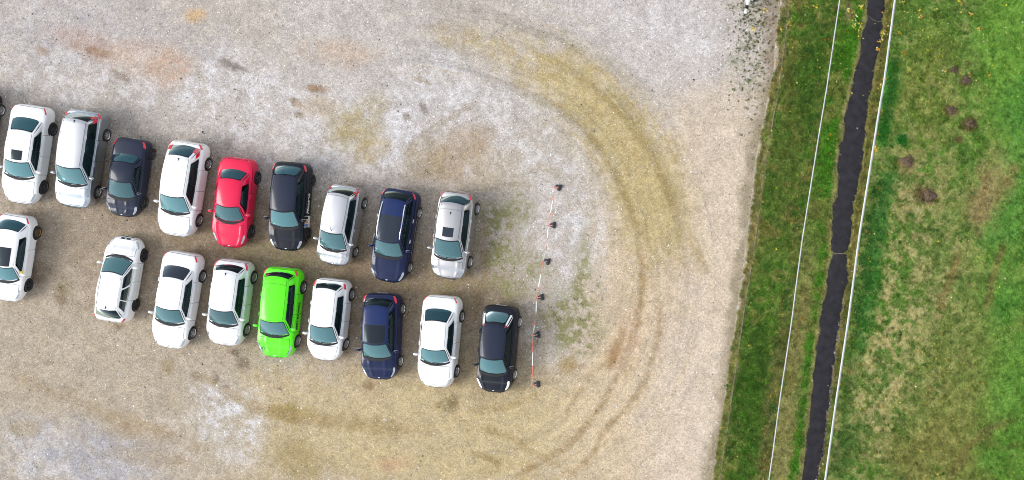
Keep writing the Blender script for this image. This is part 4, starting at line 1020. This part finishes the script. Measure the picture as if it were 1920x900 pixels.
def rail(name, cv, hgt, rad, step, label):
    root = empty(name, (X(cv(450)), Y(450), 0)); tag(root, label, 'rail')
    off = hgt * (NPX - cv(450)) / 3100 * PPM            # lean of the raised bar in plan
    ox, oy = X(cv(450)), Y(450); yv = -120; i = 0; r_ = random.Random(11)
    jx = 0.0
    while yv < 1020:
        y1 = yv + step; P = []
        jn = r_.uniform(-.018, .018)
        for k in range(4):
            yy = yv + (step - .5) * k / 3; P.append((X(cv(yy) + off) - ox + jx + (jn - jx) * k / 3, Y(yy) - oy, hgt + .01 * math.sin(k)))
        b = MB(); b.tube(P, rad, 10); b.build('rail_section', M_RAILW, root, 50)
        b = MB(); q = P[0]; b.tube([(q[0], q[1] + .04, q[2]), (q[0], q[1] - .04, q[2])], rad * 1.14, 10); b.build('rail_joint', M_RAILW, root, 50)
        q = P[1]; b = MB(); b.tube([(q[0], q[1], -.05), (q[0], q[1], hgt - rad * .5)], rad * .55, 8); b.build('post', M_POST, root, 50)
        jx = jn; yv = y1; i += 1
    return root, ox, oy, off
rail('white_rail', C_RAIL1, .30, .028, 96, 'thin white rail on the left side of the asphalt path')
r2, ox, oy, off = rail('white_rail', C_RAIL2, .32, .052, 104, 'thick white rail on the right side of the asphalt path')
b = MB(); q = (X(C_RAIL2(507) + off) - ox, Y(507) - oy, .30); b.tube([q, (q[0] - .21, q[1] - .035, .29)], .012, 6); b.build('bracket', M_RAILW, r2)

# ---------------------------------------------------------------- tape barrier
M_TRED = simple('tape_red', (.70, .15, .10), .5); M_TWHITE = simple('tape_white', (.76, .76, .74), .4); M_FOOT = simple('rubber_foot', (.022, .023, .032), .6, noise=.3, nscale=25)
PH = .78; tops = []
places = [('top-most tape post, at the head of the red and white barrier', 1048, 351, 150), ('red and white tape post, second from the top', 1037.5, 422, 175), ('red and white tape post, third from the top', 1026.5, 490, 160), ('red and white tape post, fourth from the top', 1015, 557, 185), ('red and white tape post beside the black car, fifth from the top', 1008.5, 627.5, 190), ('lowest tape post, at the foot of the red and white barrier', 1007.5, 720, 180)]
for lb, bx, by, an in places:
    r = empty('barrier_post', (X(bx), Y(by), 0), math.radians(an)); tag(r, lb, 'post', 'tape posts right of the parked cars')
    vs = []; fs = []; n = 24
    for z, k in ((0, 1.0), (.05, 1.0), (.075, .82), (.085, .35)):
        for i in range(n):
            q = 2 * math.pi * i / n; ra = .150 * k * (1 + .24 * math.cos(3 * q)); vs.append((ra * math.cos(q), ra * math.sin(q), z))
    for j in range(3):
        for i in range(n): m_ = (i + 1) % n; fs.append((j * n + i, j * n + m_, (j + 1) * n + m_, (j + 1) * n + i))
    fs.append(tuple(range(3 * n, 4 * n))); mesh_obj('foot', vs, fs, M_FOOT, r, 40)
    tilt = Vector((random.uniform(-.03, .03), random.uniform(-.03, .03), 0))
    rot = Matrix.Rotation(math.radians(an), 4, 'Z')
    for k in range(5):
        z0, z1 = .08 + (PH - .08) * k / 5, .08 + (PH - .08) * (k + 1) / 5 + (.001 if k < 4 else 0); b = MB(); b.tube([tilt * (z0 / PH) + Vector((0, 0, z0)), tilt * (z1 / PH) + Vector((0, 0, z1))], .022 + .0005 * (k % 2), 8); b.build('post_band', M_TRED if k % 2 == 0 else M_TWHITE, r, 50)
    b = MB(); b.box(tuple(tilt + Vector((0, 0, PH + .02))), (.055, .055, .05), bev=.012); b.build('cap', M_TRED, r)
    w = rot @ tilt; tops.append(Vector((X(bx) + w.x, Y(by) + w.y, PH - .03)))
tape = empty('barrier_tape', (tops[0].x, tops[0].y, 0)); tag(tape, 'red and white striped warning tape strung between the posts', 'barrier tape')
segl = .60; col_i = 0; carry = 0.0
pts = []
for i in range(5):
    a_, b_ = tops[i], tops[i + 1]; n = 30
    for k in range(n):
        t = k / n; p = a_.lerp(b_, t); p.z -= .10 * 4 * t * (1 - t); p.x += .035 * math.sin(math.pi * t) * (1 if i % 2 else -.4); pts.append((p, t, i))
pts.append((tops[5], 1, 4)); acc = 0; cur = []
def flush(cur, ci):
    vs = []; fs = []
    for p, t, i in cur:
        tw = math.sin(math.pi * t * (1 + i % 2)) * 1.0 + .35; dx_, dz_ = math.sin(tw) * .022, math.cos(tw) * .022
        vs += [(p.x - dx_ - tops[0].x, p.y - tops[0].y, p.z - dz_), (p.x + dx_ - tops[0].x, p.y - tops[0].y, p.z + dz_)]
    for k in range(len(cur) - 1): fs.append((2 * k, 2 * k + 1, 2 * k + 3, 2 * k + 2))
    o = mesh_obj('red_stripe' if ci == 0 else 'white_stripe', vs, fs, M_TRED if ci == 0 else M_TWHITE, tape, 60)
    sm = o.modifiers.new('thickness', 'SOLIDIFY'); sm.thickness = .004
for k, q in enumerate(pts):
    cur.append(q)
    if k: acc += (q[0] - pts[k - 1][0]).length
    if acc > segl: flush(cur, col_i); col_i ^= 1; cur = [q]; acc = 0
if len(cur) > 1: flush(cur, col_i)
# loose tape ends knotted on the posts
for tp, dv in ((tops[0], (-.06, .02)), (tops[3], (-.10, -.05)), (tops[4], (-.12, -.02)), (tops[2], (-.07, 0)), (tops[1], (-.08, 0))):
    vs = []; fs = []
    for k in range(5):
        t = k / 4; z = tp.z - .10 * t * t; x_, y_ = tp.x + dv[0] * t, tp.y + dv[1] * t + .02 * math.sin(5 * t); vs += [(x_ - tops[0].x, y_ - .03 - tops[0].y, z), (x_ - tops[0].x, y_ + .03 - tops[0].y, z + .01)]
    for k in range(4): fs.append((2 * k, 2 * k + 1, 2 * k + 3, 2 * k + 2))
    mesh_obj('tape_knot', vs, fs, M_TRED, tape)

# ---------------------------------------------------------------- trailer whose drawbar reaches into the picture
M_GALV = simple('galvanised', (.78, .79, .80), .4, .1, noise=.12, nscale=12)
tx, ty = X(1402), Y(24); tr = empty('trailer', (tx, ty, 0)); tag(tr, 'white trailer drawbar with a black coupling at the top of the gravel', 'trailer')
def at(px, py, z): return (X(px) - tx, Y(py) - ty, z)
def bar(p, q, w, h, nm, mt):
    p, q = Vector(p), Vector(q); d = q - p; b = MB(); c = (p + q) / 2
    b.box((0, 0, 0), (d.length, w, h), bev=.008); o = b.build(nm, mt, tr, 40); o.location = c; o.rotation_euler = (0, -math.atan2(d.z, math.hypot(d.x, d.y)), math.atan2(d.y, d.x))
bar(at(1404.5, 14, .45), at(1399.5, -40, .48), .085, .10, 'drawbar_arm', M_GALV); bar(at(1405.5, 14, .45), at(1420, -40, .48), .085, .10, 'drawbar_arm', M_GALV); bar(at(1405, 13, .50), at(1407.5, -12, .52), .11, .07, 'drawbar_spine', M_GALV)
b = MB(); b.tube([at(1405, 12, .52), at(1403.6, 18.5, .52)], [.085, .075], 10); b.build('coupling_boot', M_BLACK, tr, 50)
b = MB(); b.tube([at(1403.8, 18, .53), at(1402.6, 22, .53), at(1402, 24.5, .52)], [.045, .06, .085], 10); b.tube([at(1402, 24.5, .56), at(1402, 24.5, .48)], [.08, .09], 12); b.build('coupling_head', M_GALV, tr, 50)
b = MB(); b.tube([at(1413, 2, .95), at(1413, 2, .12)], .035, 8); b.tube([at(1413, 2, .95), at(1416.5, 3, .95)], .015, 6); b.build('jockey_stand', M_GALV, tr, 50)
b = MB(); b.lathe_y([(.0001, -.04), (.10, -.04), (.12, 0), (.10, .04), (.0001, .04)], 16); o = b.build('jockey_wheel', M_TYRE, tr, 50); o.location = at(1413, 2, .12)
b = MB(); b.box(at(1410, -92, .72), (1.5, 2.6, .42), bev=.02); b.build('cargo_box', M_GALV, tr, 40)
for xx in (1379, 1441):
    w = bpy.data.objects.new('wheel', shared('hub', hub_mesh)); link(w, tr); w.location = at(xx, -100, .30); w.scale = (.30,) * 3; w.rotation_euler = (0, 0, math.pi / 2 if False else 0)
    w.rotation_euler = (0, 0, math.pi / 2); t_ = bpy.data.objects.new('tyre', shared('tyre', tyre_mesh)); link(t_, w)

# ---------------------------------------------------------------- the cars
WHITE = paint('paint_white', (.80, .80, .80), 0, .3); WHITE2 = paint('paint_white_soft', (.76, .77, .78), 0, .3)
SILV = paint('paint_silver', (.41, .45, .485), .9, .34); SILV2 = paint('paint_silver_pale', (.54, .545, .565), .85, .34); SILV3 = paint('paint_silver_grey', (.44, .435, .445), .9, .36); PEARL = paint('paint_pearl', (.74, .74, .75), .15, .3)
BLACK = paint('paint_black', (.004, .006, .013), 0, .3, .006, .45, .12); NAVY = paint('paint_navy', (.003, .010, .050), .0, .3, .006, .45, .12); NAVY_LIT = paint('paint_navy_lit', (.007, .021, .092), .0, .3, .006, .45, .12)  # the lighter blue is navy with reflected sky painted in, for roofs
DGREY = paint('paint_charcoal', (.011, .017, .038), .0, .35, .006, .45, .12); REDP = paint('paint_red', (.68, .004, .058), 0, .3, .02, .5, .2); GREEN = paint('paint_green', (.10, .80, .006), 0, .3, .02, .5, .2); SOFT = simple('soft_top', (.045, .050, .060), .8, noise=.2, nscale=30)  # charcoal: the cabriolet's own paint, and sky reflection painted onto black cars' roofs
R5, R7, RM = ('five', M_RIM), ('seven', M_RIM), ('multi', M_RIM)
cars = {}
def C(key, label, **sp): cars[key] = build_car('parked_car', sp, label)
C('white_saloon_left', 'white saloon with dark sunroof and multi-spoke wheels, leftmost whole car of the upper row', cpos=7.2, fo=.93, ro=1.06, wb=2.88, W=1.83, H=1.46, paint=WHITE, cab=(.262, .425, .735, .885), belt=.95, deck=1.04, rear=(100.3, 243.8), front=(83.8, 350.8),
  rim=('multi', M_RIMD), sunroof=(.06, .36, .40, 0), Rw=.335, rub=WHITE2, rf=.95, tail=('body', .925, .988, 4.1, 5.0), swin=[(.06, .46), (.49, .84)], belt_mat=WHITE, head=(.03, .12, 4.6, 5.6), rwin=(-.86, .86, .08, .93))
C('silver_people_carrier', 'silver people carrier with dark tailgate glass beside the white sunroof saloon', cpos=6.2, sticker=1, fo=.88, ro=1.06, wb=2.84, W=1.81, H=1.70, paint=SILV, cab=(.235, .415, .925, .975), belt=1.02, nose=.78, deck=1.06, rear=(201.4, 254.8), front=(185, 360), rim=R7,
  swin=[(.07, .36), (.385, .64), (.66, .93)], tail=('pillar', .0, .55, .16), tumble=.24, rf=.55, ft=.66, dropr=.05, rear_glass=G_DARK, rwin=(-.92, .92, .06, .93), antenna=(.94, 0, 'fin'), taper=False, roof_paint=SILV2, rt=.8, rrl=.35, belt_mat=SILV2)  # paler silver on the roof paints in the light from overhead
C('black_cabriolet', 'small black two-seat cabriolet with a notched boot', cpos=7.1, fo=.78, ro=.64, wb=2.44, W=1.67, H=1.37, paint=DGREY, cab=(.225, .45, .69, .81), belt=.90, deck=.98, rear=(287, 289.5), front=(272.5, 380.5), rim=('seven', M_RIMD), swin=[(.09, .82)],
  tail=('body', .90, .975, 4.2, 5.5), head=(.04, .15, 4.6, 5.8), roof_seam=.02, rrl=.55, doors=[(.29, .64)], rwin=(-.88, .88, .06, .95), rear_glass=G_REAR, Rw=.30, pillar_paint=DGREY, dropr=.09)
C('white_people_carrier', 'white people carrier with large red tail lamps, left of the red coupe', sticker=1, fo=.90, ro=.97, wb=2.81, W=1.79, H=1.65, paint=WHITE, cab=(.243, .423, .862, .962), belt=1.0, nose=.76, deck=1.06, rear=(392, 308), front=(374.9, 413.3), rim=R7,
  swin=[(.07, .38), (.41, .68), (.70, .86)], tail=('pillar', .0, .50, .22), tumble=.245, rf=.7, rwin=(-.80, .80, .08, .95), antenna=(.90, .1, 'fin'), rt=.72, belt_mat=WHITE)
C('red_coupe', 'red coupe with dark five-spoke wheels and domed wheel arches', crease=.028, cpos=6.2, fo=.86, ro=.88, wb=2.68, W=1.77, H=1.34, paint=REDP, cab=(.285, .46, .765, .885), belt=.86, nose=.62, deck=.93, rear=(484.3, 333.9), front=(472.5, 434.1), rim=('five', M_RIMD), swin=[(.10, .80)], arch_side=True,
  tail=('body', .93, .985, 4.6, 5.5), head=(.05, .15, 4.7, 5.7), hips=True, rf=1.0, rrl=.75, tumble=.30, doors=[(.34, .62)], rwin=(-.88, .88, .05, .95), ditch=False, bow=.24, rbow=.20, belt_mat=REDP)
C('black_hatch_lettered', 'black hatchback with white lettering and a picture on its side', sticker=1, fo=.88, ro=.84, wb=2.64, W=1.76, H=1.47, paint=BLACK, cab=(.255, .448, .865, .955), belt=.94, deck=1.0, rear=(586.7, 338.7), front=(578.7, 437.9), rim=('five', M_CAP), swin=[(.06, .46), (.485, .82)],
  tail=('body', .905, .975, 4.3, 5.3), rwin=(-.86, .86, .05, .93), rear_glass=G_REAR, roof_paint=DGREY, pillar_paint=BLACK, roof_seam=.90, head=(.03, .12, 4.6, 5.8), antenna=(.97, 0, 'mast'))
C('silver_small_carrier', 'small silver high-roofed hatchback beside the blue estate', sticker=1, fo=.77, ro=.73, wb=2.44, W=1.66, H=1.60, paint=SILV2, cab=(.19, .415, .92, .975), belt=.98, nose=.76, deck=1.02, rear=(684.3, 381.9), front=(667.5, 472.5), rim=R5, swin=[(.08, .45), (.475, .88)],
  tail=('pillar', .0, .42, .13), tumble=.225, rf=.55, rwin=(-.90, .90, .06, .93), rear_glass=G_DARK, antenna=(.04, 0, 'mast'), head=(.06, .20, 4.5, 5.6), Rw=.29, taper=False, roof_seam=.94, belt_mat=SILV2)
C('navy_estate', 'navy blue estate with silver roof rails and a dark glass roof panel', cpos=6.3, sticker=1, fo=.82, ro=1.03, wb=2.74, W=1.78, H=1.48, paint=NAVY, cab=(.27, .44, .912, .972), belt=.94, deck=1.0, rear=(786.8, 399.7), front=(769.2, 502.4), rim=R7, swin=[(.06, .38), (.40, .66), (.68, .93)], roof_paint=NAVY_LIT,
  tail=('body', .925, .985, 4.2, 5.2), rails=M_CHROME, sunroof=(.02, .60, .78, 0), rwin=(-.86, .86, .06, .92), rear_glass=G_DARK, belt_mat=M_CHROME, handle_mat=M_CHROME, rub=M_CHROME, head=(.03, .13, 4.5, 5.7), ditch=False, taper=False)
C('silver_hatch_sunroof', 'silver hatchback with small sunroof and rounded tail, rightmost car of the upper row', fo=.92, ro=.76, wb=2.66, W=1.76, H=1.46, paint=SILV3, cab=(.232, .45, .885, .955), belt=.93, deck=.99, rear=(895.6, 391.6), front=(882.2, 491.9), rim=RM, swin=[(.06, .46), (.485, .86)],
  tail=('body', .92, .982, 4.2, 5.3), sunroof=(.09, .32, .42, 0), rbow=.26, rwin=(-.95, .95, .10, .92), roof_seam=.82, antenna=(.70, 0, 'fin'), rear_glass=G_REAR, belt_mat=M_CHROME, rt=.60, rrl=.75)
C('white_coupe_edge', 'white coupe with bronze rear wheel and dark roof panel, cut by the left edge', fo=.90, ro=.78, wb=2.62, W=1.78, H=1.32, paint=WHITE, cab=(.235, .40, .84, .945), belt=.88, nose=.64, deck=.95, rear=(71, 436.6), front=(55.4, 534.7), rim=[('five', M_CAP), ('ten', M_RIMB)], swin=[(.08, .80)], arch_side=True,
  tail=('body', .92, .985, 4.7, 5.5), head=(.035, .15, 4.9, 5.6), hips=True, rf=1.0, rrl=.7, tumble=.31, doors=[(.31, .62)], sunroof=(.03, .52, .60, 0), ditch=False, bow=.22, rbow=.20, rwin=(-.88, .88, .05, .95), belt_mat=WHITE)
C('white_estate_reversed', 'white small estate facing the other way, with black steel wheels and roof rails', fo=.80, ro=.94, wb=2.46, W=1.68, H=1.50, paint=WHITE, cab=(.232, .42, .865, .96), belt=.94, deck=1.0, front=(271.5, 479.3), rear=(256.1, 570.8), rim=('steel', M_CAP), swin=[(.06, .37), (.42, .68), (.715, .90)], pillar_black=False,
  tail=('body', .935, .985, 4.0, 5.2), rails=WHITE2, rwin=(-.88, .88, .06, .90), rear_glass=G_DARK, grille_top=True, rub=M_CLEAR, antenna=(.92, 0, 'fin'), head=(.03, .12, 4.4, 5.4), taper=False, ditch_mat=M_GAP)
C('white_saloon_lower', 'white saloon with tinted rear window, second car of the lower row', fo=.86, ro=1.08, wb=2.84, W=1.80, H=1.46, paint=WHITE, cab=(.262, .42, .735, .872), belt=.95, deck=1.04, rear=(380.9, 518.2), front=(362.3, 625), rim=R5, swin=[(.06, .46), (.49, .84)], rear_glass=G_ROOF,
  tail=('body', .925, .985, 4.2, 5.2), rf=.9, rwin=(-.86, .86, .06, .94), Rw=.325, belt_mat=WHITE, head=(.03, .12, 4.5, 5.5))
C('silver_white_hatch', 'pearl white hatchback with red corner lamps, left of the green car', fo=.86, ro=.76, wb=2.62, W=1.77, H=1.48, paint=PEARL, cab=(.242, .42, .885, .95), belt=.94, deck=1.0, rear=(477.5, 519.7), front=(464, 618.6), rim=('ten', M_RIM), swin=[(.06, .46), (.485, .84)],
  tail=('body', .905, .985, 4.2, 5.4), rwin=(-.88, .88, .06, .90), rear_glass=G_DARK, spoiler=.07, antenna=(.92, 0, 'fin'), head=(.03, .14, 4.5, 5.7), handle_mat=M_CHROME)
C('green_hatch', 'bright green hatchback with black lettering along its side', cpos=7.0, fo=.86, ro=.90, wb=2.68, W=1.78, H=1.48, paint=GREEN, cab=(.246, .412, .91, .958), belt=.94, deck=1.0, rear=(570.1, 538.3), front=(559.2, 639.8), rim=R7, swin=[(.06, .46), (.485, .86)],
  tail=('body', .925, .985, 4.0, 5.3), rwin=(-.90, .90, .05, .92), rear_glass=G_DARK, roof_seam=.86, spoiler=.06, head=(.03, .15, 4.6, 5.6), belt_mat=GREEN, rbow=.18)
C('white_hatch', 'plain white small hatchback between the green and the dark blue hatchback', crease=.008, fo=.87, ro=.70, wb=2.47, W=1.72, H=1.48, paint=WHITE, cab=(.212, .432, .895, .955), belt=.92, deck=.98, rear=(660.7, 552.3), front=(649.7, 645.2), rim=R7, swin=[(.05, .45), (.475, .84)],
  tail=('body', .895, .965, 4.5, 5.6), rwin=(-.84, .84, .05, .88), rear_glass=G_DARK, rf=.9, ft=.5, head=(.03, .12, 4.3, 5.2), head_mat=M_CLEAR, belt_mat=WHITE, spoiler=.05)
C('blue_hatch', 'dark blue hatchback with black glass roof front, in the lower row', cpos=6.9, sticker=1, fo=.88, ro=.77, wb=2.60, W=1.76, H=1.49, paint=NAVY, cab=(.244, .423, .87, .945), belt=.94, deck=1.0, rear=(756.1, 578.9), front=(751.7, 677.9), rim=R7, swin=[(.06, .46), (.485, .84)], roof_paint=NAVY_LIT,
  tail=('body', .895, .975, 4.5, 5.6), rwin=(-.88, .88, .06, .92), rear_glass=G_DARK, sunroof=(.02, .50, .80, 0), spoiler=.05, belt_mat=M_CHROME, head=(.03, .15, 4.5, 5.6), ditch=False)
C('white_saloon_right', 'white saloon with chrome window trim, second from right in the lower row', sticker=1, fo=.82, ro=.98, wb=2.73, W=1.78, H=1.46, paint=WHITE, cab=(.265, .423, .73, .875), belt=.95, deck=1.03, rear=(867.1, 592.8), front=(857.6, 696.7), rim=R7, swin=[(.06, .46), (.49, .84)],
  tail=('body', .935, .988, 4.3, 5.1), rf=.85, rwin=(-.88, .88, .05, .95), belt_mat=M_CHROME, head=(.02, .11, 4.3, 5.4), handle_mat=M_CHROME)
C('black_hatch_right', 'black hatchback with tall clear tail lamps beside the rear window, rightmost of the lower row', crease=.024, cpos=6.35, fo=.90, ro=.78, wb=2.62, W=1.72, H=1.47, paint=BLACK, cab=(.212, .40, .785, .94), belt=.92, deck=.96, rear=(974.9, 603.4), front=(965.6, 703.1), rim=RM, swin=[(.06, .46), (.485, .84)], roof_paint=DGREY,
  tail=('pillar2', .10, 1.0, .13), rwin=(-.80, .80, .08, .80), rear_glass=G_WS, head=(.035, .15, 4.4, 5.7), head_mat=M_CLEAR, spoiler=.06, roof_seam=.90)
C('black_car_edge', 'black car at the left edge, only a rear corner and wheel in view', fo=.88, ro=.84, wb=2.62, W=1.76, H=1.47, paint=BLACK, cab=(.255, .448, .865, .955), belt=.94, deck=1.0, rear=(3, 207), front=(-13, 306), rim=('multi', M_RIM), rwin=(-.86, .86, .05, .93))
# dark bonnets lighten by reflection, dark roofs by a paler painted copy; lettering and pictures follow
def side_text(car, txt, size, xf, z, mat, name, shear=0.0):
    c = car; cu = bpy.data.curves.new(name, 'FONT'); cu.body = txt; cu.size = size; cu.shear = shear; cu.space_character = 1.12; cu.offset = .012
    o = bpy.data.objects.new(name, cu); COL.objects.link(o); dg = bpy.context.evaluated_depsgraph_get(); me = bpy.data.meshes.new_from_object(o.evaluated_get(dg)); bpy.data.objects.remove(o)
    sg = c['sgn']; x0 = c['XF'](xf)
    for v in me.vertices:
        u, h = v.co.x, v.co.y; f = xf + u / c['L']
        zz = z + h; best = min(np.linspace(1.0, 5.0, 60), key=lambda q: abs(c['B'](f, q, sg).z - zz)); p = c['B'](f, best, sg)
        v.co = (c['XF'](f), p.y + sg * .014, zz)
    me.materials.clear(); me.materials.append(mat); oo = bpy.data.objects.new(name, me); link(oo, c['root']); return oo
M_INK = simple('black_letter', (.012, .02, .012), .5)
side_text(cars['green_hatch'], 'METROPOL', .25, .325, .52, M_INK, 'side_lettering')
side_text(cars['black_hatch_lettered'], 'Mazzen', .30, .425, .50, M_WHITE, 'side_lettering', .3)
c = cars['black_hatch_lettered']; sg = c['sgn']; fnB = lambda a, v: c['B'](a, v, sg)
c['patch']('picture_ground', fnB, .275, .405, 1.0, 3.9, 6, 6, M_WHITE, .012)
c['patch']('picture_figure', fnB, .283, .312, 2.0, 3.9, 4, 4, M_BLUEDECAL, .016); c['patch']('picture_figure', fnB, .320, .358, 2.2, 3.7, 4, 5, M_ORANGE, .016, rc=.45); c['patch']('picture_figure', fnB, .366, .398, 2.3, 3.9, 4, 4, M_BLACK, .016, rc=.3)
c = cars['green_hatch']; hoodf = lambda a, v: c['B'](a, v if v <= 8 else 16 - v, 1 if v <= 8 else -1)
# round emblem on the bonnet corner (car's right, image left)
b = MB(); sgr = -c['sgn']; p0 = c['B'](.085, 6.0, sgr)
ring = []
for r0 in (.115, .135):
    ring.append([(p0.x + r0 * math.cos(q), p0.y + r0 * math.sin(q)) for q in np.linspace(0, 2 * math.pi, 25)[:-1]])
def on_body(x, y):
    f = c['XF'](0) - x; f = f / c['L']; v = min(np.linspace(4.8, 8, 60), key=lambda q: abs(abs(c['B'](f, q, 1).y) - abs(y))); return c['B'](f, v, sgr).z + .014
vs = [(x, y, on_body(x, y)) for R in ring for x, y in R]; fs = [(k, (k + 1) % 24, 24 + (k + 1) % 24, 24 + k) for k in range(24)]
mesh_obj('bonnet_emblem', vs, fs, M_INK, c['root'])
for dx_, dy_, w_, h_ in ((0, -.03, .12, .025), (.045, .0, .025, .08), (0, .0, .022, .07), (-.05, 0, .025, .08), (0, .04, .12, .022)):
    vs = [(p0.x + dx_ + a * w_ / 2, p0.y + dy_ + bq * h_ / 2, on_body(p0.x + dx_, p0.y + dy_) + .003) for a, bq in ((-1, -1), (1, -1), (1, 1), (-1, 1))]; mesh_obj('emblem_bar', vs, [(0, 1, 2, 3)], M_INK, c['root'])
# bright things lying inside cars, seen through the glass
c = cars['white_estate_reversed']; b = MB(); p = c['G']('left' if c['sgn'] > 0 else 'right', .22, .25); b.box((p.x, p.y * .80, p.z), (.22, .20, .16), bev=.03); o = b.build('seat_headrest_cover', simple('cover_red', (.55, .05, .10), .7), c['root'], 40)
c = cars['white_coupe_edge']; b = MB(); p = c['G']('left' if c['sgn'] > 0 else 'right', .10, .12); b.box((p.x, p.y + c['sgn'] * .05, p.z + .03), (.16, .10, .11), .4, bev=.03); b.build('mirror_cover', M_YEL, c['root'], 40)
